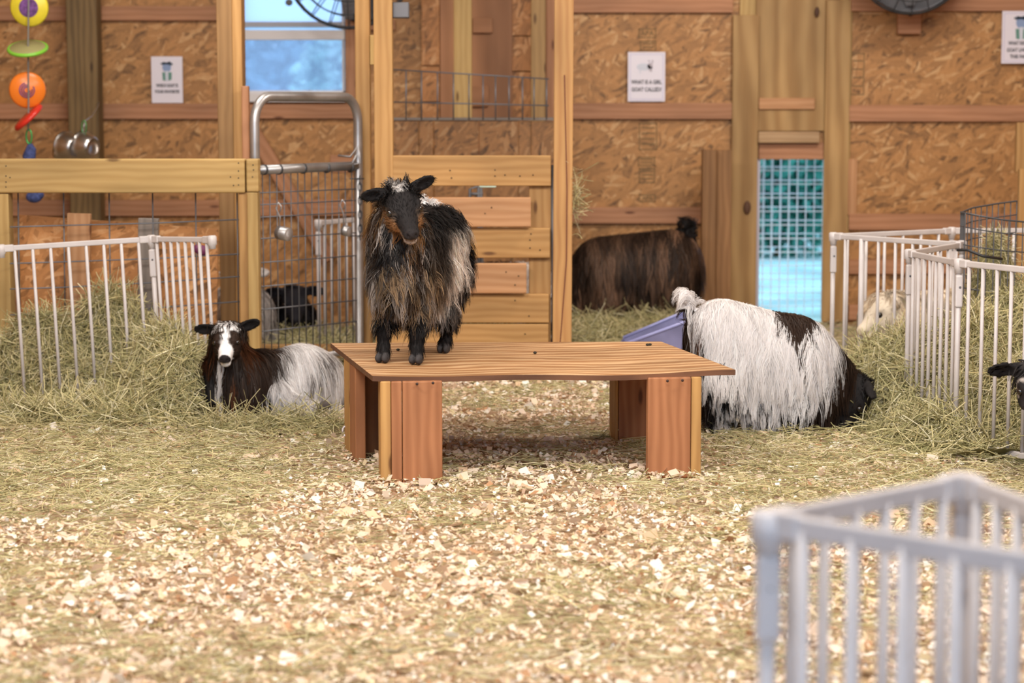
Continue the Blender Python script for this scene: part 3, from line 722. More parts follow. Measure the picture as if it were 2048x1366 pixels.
# ------------------------------------------------------------------ tubular metal gate
gA = np.array([px2x(511, 9.78), 9.78]); gB = np.array([px2x(717, 10.30), 10.30])
def GP(t, py):                                    # point on the gate plane
    x, y = gA + (gB - gA) * t
    return (x, y, px2z(py, y))
def GZ(t, z):
    x, y = gA + (gB - gA) * t; return (x, y, z)
gate = thing('metal_gate', 'galvanised tube and mesh walk gate left of the standing goat', 'gate', (gA[0], gA[1], .08))
zt = px2z(193, 9.9); r = .022
arc = [(0, .10), (0, zt - .12)]
def corner(t0, s): return [(t0 + s * .14 * (1 - math.cos(a)), zt - .12 + .12 * math.sin(a)) for a in np.linspace(0, math.pi / 2, 8)]
path = [(0, .10)] + corner(0, 1) + corner(1, -1)[::-1] + [(1, .10), (0, .10)]
m = MB(); m.tube([GZ(t, z) for t, z in path], r, 14); m.build('outer_tube', GALV, gate, smooth=True)
zc = px2z(340, 9.78)
m = MB(); m.tube([GZ(0.02, zc), GZ(.98, zc + .005)], .022, 14); m.build('cross_tube', GALV, gate, smooth=True)
m = MB()
for t in (.08, .22, .45, .68, .92): m.tube([GZ(t + .012 * math.cos(0), zc + .024), GZ(t, zc - .024)], .0235, 12) if False else m.lathe([(.0245, -.006), (.0245, .006)], Matrix.Translation(GZ(t, zc)) @ (Vector((gB[0] - gA[0], gB[1] - gA[1], 0)).to_track_quat('Z', 'Y').to_matrix().to_4x4()), 14)
m.build('wire_wraps', WIRE_D, gate, smooth=True)
m = MB()
zs = [px2z(y, 9.78) for y in (386, 410, 435, 478, 526, 574, 620, 664)]
for z in zs: m.tube([GZ(.0, z), GZ(1, z)], .0032, 6)
for k in range(1, 15): m.tube([GZ(k / 15, .10), GZ(k / 15, zc)], .0030, 6)
m.build('mesh', WIRE, gate, smooth=True)
m = MB()
for k in range(9): 
    z = px2z(360, 10.3) - k * .033
    p = V(GZ(1.02, z)); m.tube([p + Vector(((.009 if k % 2 else .002) * math.cos(a), (.002 if k % 2 else .009) * math.cos(a) - .03, .021 * math.sin(a))) for a in np.linspace(0, 2 * math.pi, 12)], .0025, 5, False)
m.build('chain', WIRE_D, gate, smooth=True)
m = MB(); p = V(GP(.97, 330)); m.tube([p + Vector((-.08, -.02, .045)), p + Vector((-.02, -.03, .04)), p + Vector((.015, -.03, .09)), p + Vector((.03, -.03, .01)), p + Vector((-.02, -.03, .0)), p + Vector((.01, -.03, .05))], .006, 6); m.build('latch', GALV, gate, smooth=True)
m = MB()
for yy in (357, 471): m.tube([V(GP(.92, yy)) + Vector((0, -.03, 0)), V(GP(1.06, yy)) + Vector((0, -.03, 0))], .0035, 6)
m.build('wire_tie', WIRE_D, gate, smooth=True)
def ladle(label, px, py, hx, hy, Y, r, L):
    t = thing('metal_cup', label, 'cup', W(px, py, Y))
    c = V(W(px, py, Y)); 
    M0 = Matrix.Translation(c) @ Vector((.80, -.55, -.12)).to_track_quat('Z', 'Y').to_matrix().to_4x4()
    m = MB(); m.lathe([(r * .96, -L), (r, -L), (r, -.35 * L), (r * 1.03, -.3 * L), (r * 1.03, -.2 * L), (r, -.15 * L), (r, L), (r * .93, L * 1.05), (0, L * 1.05), (0, L * .95), (r * .92, L * .95), (r * .96, -L)], M0, 28); m.build('cup_body', GALV, t, smooth=True)
    h = V(W(hx, hy, Y)); m = MB()
    m.tube([c + Vector((-r * .6, 0, r * .9)), c.lerp(h, .6) + Vector((-.002, 0, 0)), h + Vector((-.012, 0, -.01)), h + Vector((0, -.0, .016)), h + Vector((.014, 0, -.004)), h + Vector((.004, 0, -.03))], .0035, 7); m.build('handle', GALV, t, smooth=True)
ladle('larger steel measuring cup hooked on the gate mesh', 567, 467, 557, 412, 9.80, .031, .030)
ladle('smaller steel measuring cup hooked by the gate post', 693, 462, 685, 406, 10.15, .024, .018)
tag(hboard('diagonal_brace', 500, 640, 250, 285, 11.2, .04, GIRT), 'x', 'x') if False else None
o = board('diagonal_brace', W(505, 262, 12.72), W(660, 520, 12.72), .085, .04, GIRT); tag(o, 'brown diagonal brace on the wall behind the metal gate', 'brace')
tag(hboard('wood_block', 660, 712, 310, 345, YW - .01, .05, GIRT), 'brown wood block on the wall behind the gate latch', 'wood block')
tag(hboard('base_board', 520, 720, 690, 716, 10.45, .05, PINE), 'low wooden kick board behind the metal gate', 'board')

# ------------------------------------------------------------------ slatted wooden gate
YS = 9.90
sg = thing('slat_gate', 'wooden slat gate of wide pine boards behind the bench', 'gate', (W(940, 700, YS)[0], YS, 0.02))
vboard('upright', 1058, 1102, 330, 742, YS + .0, .038, PINE, sg); vboard('upright', 779, 822, 330, 742, YS + .0, .038, PINE, sg)
def slat(x0, x1, y0, y1, f, mat): return hboard('slat', x0, x1, y0, y1, YS - f, .034, mat, sg, bevel=.005)
slat(779, 1102, 311, 372, .036, PINE); slat(812, 1062, 395, 454, .072, PINE_P); slat(779, 1100, 456, 516, .036, PINE); slat(815, 1053, 527, 587, .072, PINE_P)
slat(779, 1098, 588, 646, .036, PINE); slat(779, 1097, 648, 704, .036, PINE); slat(779, 1180, 708, 762, .036, PINE_P)
m = MB()
for x, y in ((900, 341), (903, 356), (990, 352), (1010, 350), (990, 340), (1066, 350), (1040, 352), (983, 415), (970, 427), (1062, 468), (1060, 480), (1060, 496), (1080, 500), (1012, 544), (1037, 552), (1030, 570), (1030, 601), (1058, 632), (1050, 668)):
    m.sphere(W(x, y, YS - .073 if 395 < y < 454 or 527 < y < 587 else YS - .037), (.004, .002, .004), 8, 6)
m.build('screw_heads', plain('dark_screw', (.10, .055, .02), .6), sg)
m = MB(); m.tube([W(1106, 330, YS), W(1108, 720, YS)], .011, 10); m.build('hinge_rod', GREYM, sg, smooth=True)
for x0, x1, y0, y1, mt in ((938, 960, 372, 396, GREYM), (955, 990, 369, 374, plain('pale_green_plastic', (.55, .75, .62), .4))): pass
fdr = thing('metal_rack', 'small dark metal rack with a pale lid behind the slat gate', 'rack', W(960, 400, 10.8))
hboard('lid', 953, 992, 369, 375, 10.8, .16, plain('pale_lid', (.62, .80, .68), .35), fdr)
m = MB()
for pts in (((938, 715), (940, 378), (958, 372)), ((958, 715), (957, 374)), ((966, 715), (962, 376)), ((938, 388), (966, 388))): m.tube([W(x, y, 10.78) for x, y in pts], .008, 7)
m.build('legs_frame', GREYM, fdr, smooth=True)

# ------------------------------------------------------------------ white pens
def pen(name, label, pts, bars, group=None, rot=0.0, h=.705, extend=True, caps=None, gate_like=False, rail_h=.023, br=.0072, wide=(), hs=1.0, ends=True):
    """folding metal pen: pts are the (x, y) hinge points; bars the bar count of every panel"""
    root = thing(name, label, 'pen', (pts[0][0], pts[0][1], 0), group)
    R = Matrix.Identity(4)
    if rot:
        c = Vector((pts[len(pts) // 2][0], pts[len(pts) // 2][1], 0)); R = Matrix.Translation(c) @ Matrix.Rotation(rot, 4, 'Y') @ Matrix.Translation(-c)
        root.matrix_basis = R @ root.matrix_basis
    def bld(m, nm, **k):
        a = np.array(m.v); c = (a.min(0) + a.max(0)) / 2; m.v = [tuple(p) for p in (a - c)]
        return m.build(nm, WHITEP, root, world=R @ Matrix.Translation(V(c)), **k)
    for i, (a, b) in enumerate(zip(pts[:-1], pts[1:])):
        a = Vector((*a, 0)); b = Vector((*b, 0)); d = (b - a); L = d.length; d.normalize(); ang = math.atan2(d.y, d.x); Rz = Matrix.Rotation(ang, 3, 'Z')
        for nm, z in (('top_rail', h - .012), ('bottom_rail', .03)):
            m = MB(); m.box((a + b) / 2 + Vector((0, 0, z)), (L - .05, .016, rail_h), Rz); bld(m, nm, bevel=.004)
        for s, p in ((1, a), (-1, b)):
            m = MB(); m.box(p + d * s * .032 + Vector((0, 0, h - .012)), (.042, .024, rail_h + .007), Rz); bld(m, 'rail_socket', bevel=.004)
        k = bars[i]
        for j in range(k):
            p = a + d * (L * (j + .75) / (k + .5)); m = MB()
            rr = br * (1.7 if (i, j) in wide else 1)
            m.tube([p + Vector((0, 0, .03)), p + Vector((0, 0, h - .015))], rr, 8); bld(m, 'bar', smooth=True)
    for ip, p in enumerate(pts):
        p = Vector((*p, 0)); m = MB()
        m.lathe([(0, h + .006), (.014 * hs, h + .006), (.020 * hs, h + .001), (.020 * hs, h - .032 * hs), (.015 * hs, h - .036 * hs), (.015 * hs, h - .05 * hs)], Matrix.Translation(p), 16); bld(m, 'hinge_cap', smooth=True)
        if not ends and ip in (0, len(pts) - 1): continue
        m = MB(); m.tube([p + Vector((0, 0, 0)), p + Vector((0, 0, h - .04))], .0105 * hs, 10); bld(m, 'hinge_post', smooth=True)
        m = MB(); m.box(p + Vector((0, -.004, h - .115)), (.028 * hs, .026 * hs, .12)); bld(m, 'hinge_bracket', bevel=.006)
        m = MB(); m.sphere(p + Vector((.002, -.018, h - .10)), (.0045, .003, .0045), 8, 6); o = bld(m, 'screw'); o.data.materials[0] = GREYM
    return root
def wxy(px, Y): return (px2x(px, Y), Y)
pen('folding_pen', 'white folding metal pen holding the left hay pile', [wxy(14, 9.02), wxy(316, 9.25), wxy(438, 8.98)], [8, 8], rot=-.045, h=.715, ends=False)
pen('folding_pen', 'white folding metal pen zigzagging round the right hay pile', [wxy(2062, 7.58) if False else (px2x(2110, 7.45), 7.45), wxy(1921, 7.92), wxy(1821, 8.46), wxy(1926, 9.02), wxy(1668, 9.62), wxy(1905, 10.05), wxy(2120, 10.1)], [6, 8, 6, 7, 6, 6], wide={(3, 5)})
pen('folding_pen', 'out of focus white folding pen in the lower right foreground', [(px2x(2250, 2.55), 2.55), (px2x(1545, 2.90), 2.90), (px2x(1940, 3.20), 3.20), (px2x(2230, 2.80), 2.80), (px2x(2400, 3.3), 3.3)], [6, 6, 6, 4], rail_h=.031, br=.0095, hs=1.25)
pen('folding_pen', 'white metal pen panel standing behind the metal gate', [wxy(636, 10.75), wxy(745, 11.25)], [7])
# wire cage of hay
cage = thing('wire_cage', 'round grey wire cage holding hay inside the right pen', 'wire cage', (px2x(1990, 9.3), 9.3, 0))
cx_, cy_, cr = px2x(1992, 9.15), 9.15, .15
ctl = [(px2x(2034, 9.42), 9.42, px2z(402, 9.42)), (px2x(1990, 9.38), 9.38, px2z(408, 9.38)), (px2x(1945, 9.32), 9.32, px2z(416, 9.32)), (px2x(1926, 9.24), 9.24, px2z(424, 9.24)), (px2x(1922, 9.12), 9.12, px2z(424, 9.12)), (px2x(1930, 8.99), 8.99, px2z(426, 8.99)), (px2x(1960, 8.95), 8.95, px2z(432, 8.95)), (px2x(2010, 8.95), 8.95, px2z(440, 8.95)), (px2x(2075, 8.98), 8.98, px2z(446, 8.98))]
ctl = [Vector(c) for c in ctl]
def cpath(n):
    L_ = [0]
    for p, q in zip(ctl[:-1], ctl[1:]): L_.append(L_[-1] + (q.xy - p.xy).length)
    out = []
    for s_ in np.linspace(0, L_[-1], n):
        i = min(len(ctl) - 2, max(0, int(np.searchsorted(L_, s_)) - 1)); t = (s_ - L_[i]) / (L_[i + 1] - L_[i]); out.append(ctl[i].lerp(ctl[i + 1], t))
    return out
m = MB()
for p in cpath(30): m.tube([(p.x, p.y, .01), tuple(p)], .0028, 5)
for z0 in (1, .93, .84, .74, .62, .50, .38, .25, .1): m.tube([(p.x, p.y, p.z * z0) for p in cpath(40)], .0028 if z0 < 1 else .004, 5, False)
m.build('mesh', WIRE_D, cage, smooth=True)
m = MB(); m.tube([W(1914, 500, 8.78), W(1935, 500, 8.75), W(1965, 512, 8.7), W(2004, 518, 8.75)], .006, 8); m.build('tie_cable', BLACKM, cage, smooth=True)
# blue tub
tub = thing('plastic_tub', 'bluish translucent plastic tub behind the grazing goat', 'tub', (px2x(1345, 9.7), 9.7, 0))
TUBM = plain('blue_plastic', (.20, .20, .35), .3, noise=.3, nscale=6)
mb = MB(); Yq = 9.7; p = [W(1245, 690, Yq), W(1372, 634, Yq)]
xa, xb = px2x(1235, Yq), px2x(1400, Yq); zl, zr_ = px2z(694, Yq), px2z(634, Yq)
def shell(th): return [(xa, Yq, .0), (xb, Yq, .0), (xb, Yq, zr_), (xa, Yq, zl), (xa + .05, Yq + .4, 0), (xb, Yq + .4, 0), (xb, Yq + .4, zr_), (xa + .05, Yq + .4, zl)]
mb.add(shell(0), [(0, 1, 2, 3), (5, 4, 7, 6), (4, 0, 3, 7), (1, 5, 6, 2), (0, 4, 5, 1)])
o = mb.build('tub_body', TUBM, tub); sm = o.modifiers.new('solid', 'SOLIDIFY'); sm.thickness = .006
RIMB = plain('blue_rim', (.27, .28, .52), .3)
for dx_, dy_ in ((0, 0), (.05, .4)): m = MB(); m.tube([(xa + dx_, Yq + dy_, zl), (xb, Yq + dy_, zr_)], .008, 8); m.build('rim', RIMB, tub, smooth=True)

# ------------------------------------------------------------------ bench
ZB = .36
bFL, bFR, bBR, bBL = G(745, 752, ZB), G(1471, 742, ZB), G(1322, 683, ZB), G(661, 686, ZB)
bc = (bFL + bFR + bBR + bBL) / 4
bench = thing('bench', 'low wooden bench with a plywood top in the middle', 'bench', (bc[0], bc[1], 0))
dirx = bFR - bFL; dirx /= np.linalg.norm(dirx); ang = math.atan2(dirx[1], dirx[0])
mb = MB(); th = .018
RX = 24
front = [bFL + (bFR - bFL) * t + np.array([0, .012 * math.sin(t * 9) * (0 < t < 1), -.006 * math.sin(t * math.pi * 1.0) - .004 * math.sin(t * 11)]) for t in np.linspace(0, 1, RX)]
back = [bBL + (bBR - bBL) * t for t in np.linspace(0, 1, RX)]
vs = [p for p in front] + [p for p in back] + [p - np.array([0, 0, th]) for p in front] + [p - np.array([0, 0, th]) for p in back]
fs = []
for i in range(RX - 1): fs += [(i, i + 1, RX + i + 1, RX + i), (2 * RX + i + 1, 2 * RX + i, 3 * RX + i, 3 * RX + i + 1), (2 * RX + i, 2 * RX + i + 1, i + 1, i), (RX + i, RX + i + 1, 3 * RX + i + 1, 3 * RX + i)]
fs += [(2 * RX, 0, RX, 3 * RX), (RX - 1, 3 * RX - 1, 4 * RX - 1, 2 * RX - 1)]
Mb = Matrix.Translation(V(bc)) @ Matrix.Rotation(ang, 4, 'Z')
mb.add([Mb.inverted() @ V(p) for p in vs], fs)
top = mb.build('top', PLYTOP, bench, world=Mb)
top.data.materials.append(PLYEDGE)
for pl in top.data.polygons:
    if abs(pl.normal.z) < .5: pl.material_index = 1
ux = Vector((dirx[0], dirx[1], 0)); uy = Vector((-dirx[1], dirx[0], 0))
def leg_board(p, xdir, w, mat, nm='leg', thick=.038):
    """upright 2x6: p = bottom left corner of its visible face, xdir = direction along its face"""
    p = V(p); xd = Vector(xdir).normalized(); nrm = Vector((xd.y, -xd.x, 0))
    c0 = p + xd * w / 2; return board(nm, (c0.x, c0.y, -.01), (c0.x, c0.y, ZB - th - .001), w, thick, mat, bench, normal=nrm, bevel=.004)
# front left: wide face board and two boards edge on
q = G(806, 962, 0); q[2] = 0
leg_board(q, ux, .135, FIR)
q2 = V(q) - ux * .038; leg_board(q2 + uy * .004, ux, .036, FIR, thick=.14)
leg_board(q2 - ux * .037 + uy * .01, ux, .036, FIR_Y, thick=.14)
# front right
q = G(1295, 952, 0); q[2] = 0
leg_board(q, ux, .150, FIR); q3 = V(q) + ux * .152; leg_board(q3 + uy * .004, ux, .036, FIR_Y, thick=.14)
# back left: boards on the outer side, and a cross board facing the room
side = V(bBL) - V(bFL); side.z = 0; side.normalize()
pf = G(711, 922, 0)
leg_board(pf - np.array(side) * .0 + np.array(side) * .14, -side, .14, FIR)
leg_board(np.array(pf) + np.array(side) * .282, -side, .14, FIR_Y)
leg_board(V(pf) + ux * .045 + side * .16, ux, .14, wood('fir_shaded', (.30, .14, .06), (.19, .08, .03)))  # cross board sits in shadow; that shade is put into its darker fir
# back right
q = G(1237, 884, 0); q[2] = 0
leg_board(q, ux, .14, FIR); leg_board(V(q) - ux * .002, (-uy), .038, FIR_Y) if False else None
leg_board(V(q) - ux * .014 , ux, .0125, FIR_Y, thick=.14)
m = MB()
for x, y, Yy in ((834, 768, 7.215), (866, 766, 7.205), (1335, 762, 7.30), (1365, 761, 7.305)): m.sphere(W(x, y, 0 + Yy), (.005, .004, .005), 8, 6)
m.build('screw_heads', plain('screw_dark', (.05, .03, .025), .5, .4), bench)
m = MB(); c = V(G(693, 870, .05)) + Vector((.0, -.03, .0)); m.tube([c + Vector((.012 * math.cos(a), -.004, .02 + .018 * math.sin(a))) for a in np.linspace(-2.2, 3.4, 14)] , .0035, 6); m.build('string_loop', PAPER, bench, smooth=True)
DROP = plain('dropping', (.025, .02, .012), .7)
for x, y in ((1070, 708), (1295, 692), (1300, 691.5), (796, 702)):
    m = MB(); c = G(x, y, ZB); m.sphere(c + np.array([0, 0, .005]), (.007, .006, .005), 10, 7); tag(m.build('goat_dropping', DROP, smooth=True), 'small dark dropping lying on the plywood bench top', 'dropping', 'droppings on the bench')
#PART3
# ------------------------------------------------------------------ goats: smooth-union bodies, surface nets, strand coats
class Goat:
    def __init__(s): s.p = []; s.cut = []
    def cone(s, a, b, ra, rb, g='body', k=.035): s.p.append(('c', np.array(a, float), np.array(b, float), ra, rb, g, k)); return s
    def ell(s, c, r, g='body', k=.03, R=None): s.p.append(('e', np.array(c, float), np.array(r, float), np.eye(3) if R is None else np.array(R), None, g, k)); return s
    def chain(s, pts, g='leg', k=.02):
        for (a, ra), (b, rb) in zip(pts[:-1], pts[1:]): s.cone(a, b, ra, rb, g, k)
        return s
    def one(s, q, P):
        if q[0] == 'c':
            a, b, ra, rb = q[1:5]; ab = b - a; t = np.clip(((P - a) @ ab) / max(ab @ ab, 1e-9), 0, 1)
            return np.linalg.norm(P - a - t[..., None] * ab, axis=-1) - (ra + (rb - ra) * t)
        c, r, R = q[1], q[2], q[3]; L = (P - c) @ R.T
        k0 = np.linalg.norm(L / r, axis=-1); k1 = np.linalg.norm(L / (r * r), axis=-1)
        return k0 * (k0 - 1) / np.maximum(k1, 1e-9)
    def f(s, P):
        P = np.asarray(P, float); d = None
        for q in s.p:
            e = s.one(q, P); k = q[6]
            if d is None: d = e
            else:
                h = np.maximum(k - np.abs(d - e), 0) / k; d = np.minimum(d, e) - h * h * k * .25
        for q in s.cut:
            e = -s.one(q, P); k = .004; h = np.maximum(k - np.abs(d - e), 0) / k; d = np.maximum(d, e) + h * h * k * .25
        return d
    def grad(s, P):
        e = 2e-3; g = np.stack([s.f(P + np.eye(3)[i] * e) - s.f(P - np.eye(3)[i] * e) for i in range(3)], -1)
        return unit(g)
    def groups(s, P):
        names = [q[5] for q in s.p]; D = np.stack([s.one(q, P) for q in s.p], -1); return np.array(names)[D.argmin(-1)]
    def bounds(s):
        lo = np.full(3, 1e9); hi = -lo
        for q in s.p:
            if q[0] == 'c':
                for c, r in ((q[1], q[3]), (q[2], q[4])): lo = np.minimum(lo, c - r); hi = np.maximum(hi, c + r)
            else: r = q[2].max(); lo = np.minimum(lo, q[1] - r); hi = np.maximum(hi, q[1] + r)
        return lo - .02, hi + .02
def surface_nets(f, lo, hi, h):
    nx = np.ceil((hi - lo) / h).astype(int) + 1
    ax = [lo[i] + h * np.arange(nx[i]) for i in range(3)]
    D = np.empty(nx, np.float32)
    for i in range(nx[0]):
        g = np.stack(np.meshgrid([ax[0][i]], ax[1], ax[2], indexing='ij'), -1); D[i] = f(g)[0]
    S = D < 0
    c = [S[a:nx[0] - 1 + a, b:nx[1] - 1 + b, cc:nx[2] - 1 + cc] for a in (0, 1) for b in (0, 1) for cc in (0, 1)]
    cnt = sum(x.astype(np.int8) for x in c); act = (cnt > 0) & (cnt < 8)
    idx = np.full(act.shape, -1, np.int64); ijk = np.argwhere(act); idx[act] = np.arange(len(ijk))
    cor = np.array([(a, b, cc) for a in (0, 1) for b in (0, 1) for cc in (0, 1)])
    val = np.stack([D[ijk[:, 0] + o[0], ijk[:, 1] + o[1], ijk[:, 2] + o[2]] for o in cor], -1)
    acc = np.zeros((len(ijk), 3)); n_ = np.zeros(len(ijk))
    for a in range(8):
        for b in range(a + 1, 8):
            if np.abs(cor[a] - cor[b]).sum() != 1: continue
            m_ = (val[:, a] < 0) != (val[:, b] < 0); t = val[:, a] / np.where(m_, val[:, a] - val[:, b], 1)
            acc += np.where(m_[:, None], cor[a] + (cor[b] - cor[a]) * t[:, None], 0); n_ += m_
    verts = lo + h * (ijk + acc / n_[:, None])
    quads = []
    for d in range(3):
        u, v = [(1, 2), (2, 0), (0, 1)][d]
        sl0 = [slice(None)] * 3; sl1 = [slice(None)] * 3; sl0[d] = slice(0, -1); sl1[d] = slice(1, None)
        A, B = S[tuple(sl0)], S[tuple(sl1)]
        e = np.argwhere(A != B); e = e[(e[:, u] > 0) & (e[:, v] > 0) & (e[:, u] < nx[u] - 1) & (e[:, v] < nx[v] - 1)]
        flip = S[e[:, 0], e[:, 1], e[:, 2]]
        du = np.zeros(3, int); du[u] = 1; dv = np.zeros(3, int); dv[v] = 1
        q = np.stack([idx[tuple((e - du - dv).T)], idx[tuple((e - dv).T)], idx[tuple(e.T)], idx[tuple((e - du).T)]], -1)
        q[~flip] = q[~flip][:, ::-1]; quads.append(q)
    return verts, np.concatenate(quads)
def frame(fwd, left):
    x = unit(np.array(fwd, float)); z = unit(np.cross(x, np.array(left, float))); y = np.cross(z, x)
    return np.stack([x, y, z])                    # rows: forward, left, up

def add_head(g, pos, fwd, left, s=1.0, ears=((.25, .95, .15), (.25, -.95, .15)), ear_len=.052, muzzle=1.0, ear_w=.029):
    """goat head: pos = poll; the head frame is kept on g"""
    R = frame(fwd, left); pos = np.array(pos, float)
    def w(x, y, z): return pos + (np.array([x, y, z]) * s) @ R
    g.H = (pos, R, s)
    g.ell(w(.030, 0, -.028), np.array([.066, .050, .054]) * s, 'head', .02, R)
    g.cone(w(.06, 0, -.030), w(.150, 0, -.044), .043 * s, .026 * s, 'head', .03)
    g.cone(w(.05, 0, -.064), w(.145, 0, -.072), .034 * s, .018 * s, 'head', .022)
    for q in (1, -1):
        g.ell(w(.070, .038 * q, -.010), np.array([.026, .014, .017]) * s, 'head', .016, R)
        g.ell(w(.075, .034 * q, -.055), np.array([.04, .016, .026]) * s, 'head', .02, R)
    g.ell(w(.166, 0, -.045), np.array([.019, .024, .018]) * s, 'head', .014, R)
    g.ell(w(.156, 0, -.074), np.array([.018, .018, .011]) * s, 'head', .012, R)
    for q in (1, -1):
        g.cut.append(('e', w(.182, .012 * q, -.042), np.array([.010, .0045, .006]) * s, R, None, 'head', .004))
        g.cut.append(('e', w(.158, .018 * q, -.0635), np.array([.026, .016, .0028]) * s, R, None, 'head', .004))
        g.cut.append(('e', w(.082, .052 * q, -.018), np.array([.013, .0085, .009]) * s, R, None, 'head', .004))
    g.ear = []
    for q, e in zip((1, -1), ears):
        base = w(-.002, .040 * q, -.004); d = unit((np.array(e, float)) @ R)
        f = R[0] - d * (R[0] @ d); f = unit(f * .9 + R[2] * .1 - d * ((f * .9 + R[2] * .1) @ d)); up = np.cross(f, d)
        E = np.stack([d, up, f]); L = ear_len * s
        g.cone(base - d * .005, base + d * L * .55, .014 * s, .016 * s, 'ear', .018)
        g.ell(base + d * L * 1.05, [L, ear_w * s, .0085], 'ear', .012, E)
        g.cut.append(('e', base + d * L * 1.15 + f * .0085, np.array([L * .78, ear_w * .66 * s, .009]), E, None, 'ear', .004))
        g.ear.append((base, d))
    g.eyes = [w(.084, .0450 * q, -.0175) for q in (1, -1)]
def head_local(g, P):
    pos, R, s = g.H; return ((P - pos) @ R.T) / s
def hoof(g, p, fwd, s=1.0, g_='hoof'):
    p = np.array(p, float); f = unit(np.array([fwd[0], fwd[1], 0.])); l = np.array([-f[1], f[0], 0])
    for q in (1, -1):
        c = p + l * q * .0125 * s + f * .010 * s
        R = np.stack([f, l, [0, 0, 1]]); g.ell(c + np.array([0, 0, .016 * s]), np.array([.026, .0125, .019]) * s, g_, .004, R)
def leg(g, pts, fwd, hs=1.0):
    """pts [(point, radius)...] from shoulder or hip down to the pastern, the last point is the ground point of the hoof"""
    g.chain(pts[:-1] + [(np.array(pts[-1][0]) + np.array([0, 0, .03 * hs]), pts[-1][1])], 'leg'); hoof(g, pts[-1][0], fwd, hs)

def strands(g, roots, nrm, length, d0, K=9, grav=.35, off=(.002, .014), wave=.006, curl=0.0, clump=.7, per=24, rng=None, tip=.25, rad=.0011, stiff=.0, start=.25):
    N = len(roots); P = np.empty((N, K, 3)); P[:, 0] = roots - nrm * .002
    d = unit(d0); st = (length / (K - 1))[:, None]; o = off[0] + (off[1] - off[0]) * rng.random(N) ** 1.5
    ph = rng.random(N) * 6.28; lat = unit(np.cross(d, nrm) + 1e-6)
    gv = np.array([0, 0, -1.0])
    for k in range(1, K):
        t = k / (K - 1)
        q = P[:, k - 1] + d * st
        dist = g.f(q); need = o * min(1, t * 2.5) - dist; m_ = need > 0
        if m_.any():
            n2 = g.grad(q[m_]); q[m_] += n2 * need[m_][:, None]
        P[:, k] = q; d = unit((q - P[:, k - 1]) * (1 / np.maximum(st, 1e-6)) + gv * grav + lat * (wave / .012 * np.sin(ph + t * 7.0))[:, None] * .35)
    # locks
    M = max(1, N // per); ci = rng.choice(N, M, replace=False); near = np.empty(N, int)
    for a in range(0, N, 4000):
        D = ((roots[a:a + 4000, None, :] - roots[None, ci, :]) ** 2).sum(-1); near[a:a + 4000] = D.argmin(1)
    Lc = length[ci][near]; C = P[ci][near]
    t = np.linspace(0, 1, K)[None, :, None]
    wgt = clump * sstep(start, 1.0, t)
    tc = (np.linspace(0, 1, K)[None] * (length / np.maximum(Lc, 1e-4)).clip(.2, 1.25)[:, None]) * (K - 1); i0 = np.clip(tc.astype(int), 0, K - 2); fr_ = (tc - i0)[..., None]
    rr_ = np.arange(N)[:, None]; C = C[rr_, i0] * (1 - fr_) + C[rr_, i0 + 1] * fr_
    spread = rng.normal(size=(N, 1, 3)) * .004 * t
    P = P * (1 - wgt) + (C + spread) * wgt
    R = np.full((N, K), rad) * (.7 + .6 * rng.random((N, 1))); R *= (1 - (1 - tip) * t[..., 0] ** 2)
    return P, R, near
def sample(verts, quads, n, rng):
    tri = np.concatenate([quads[:, [0, 1, 2]], quads[:, [0, 2, 3]]]); a, b, c = (verts[tri[:, i]] for i in range(3))
    ar = np.linalg.norm(np.cross(b - a, c - a), axis=1); ti = rng.choice(len(tri), n, p=ar / ar.sum())
    u = np.sqrt(rng.random(n))[:, None]; v = rng.random(n)[:, None]
    return a[ti] * (1 - u) + b[ti] * u * (1 - v) + c[ti] * u * v
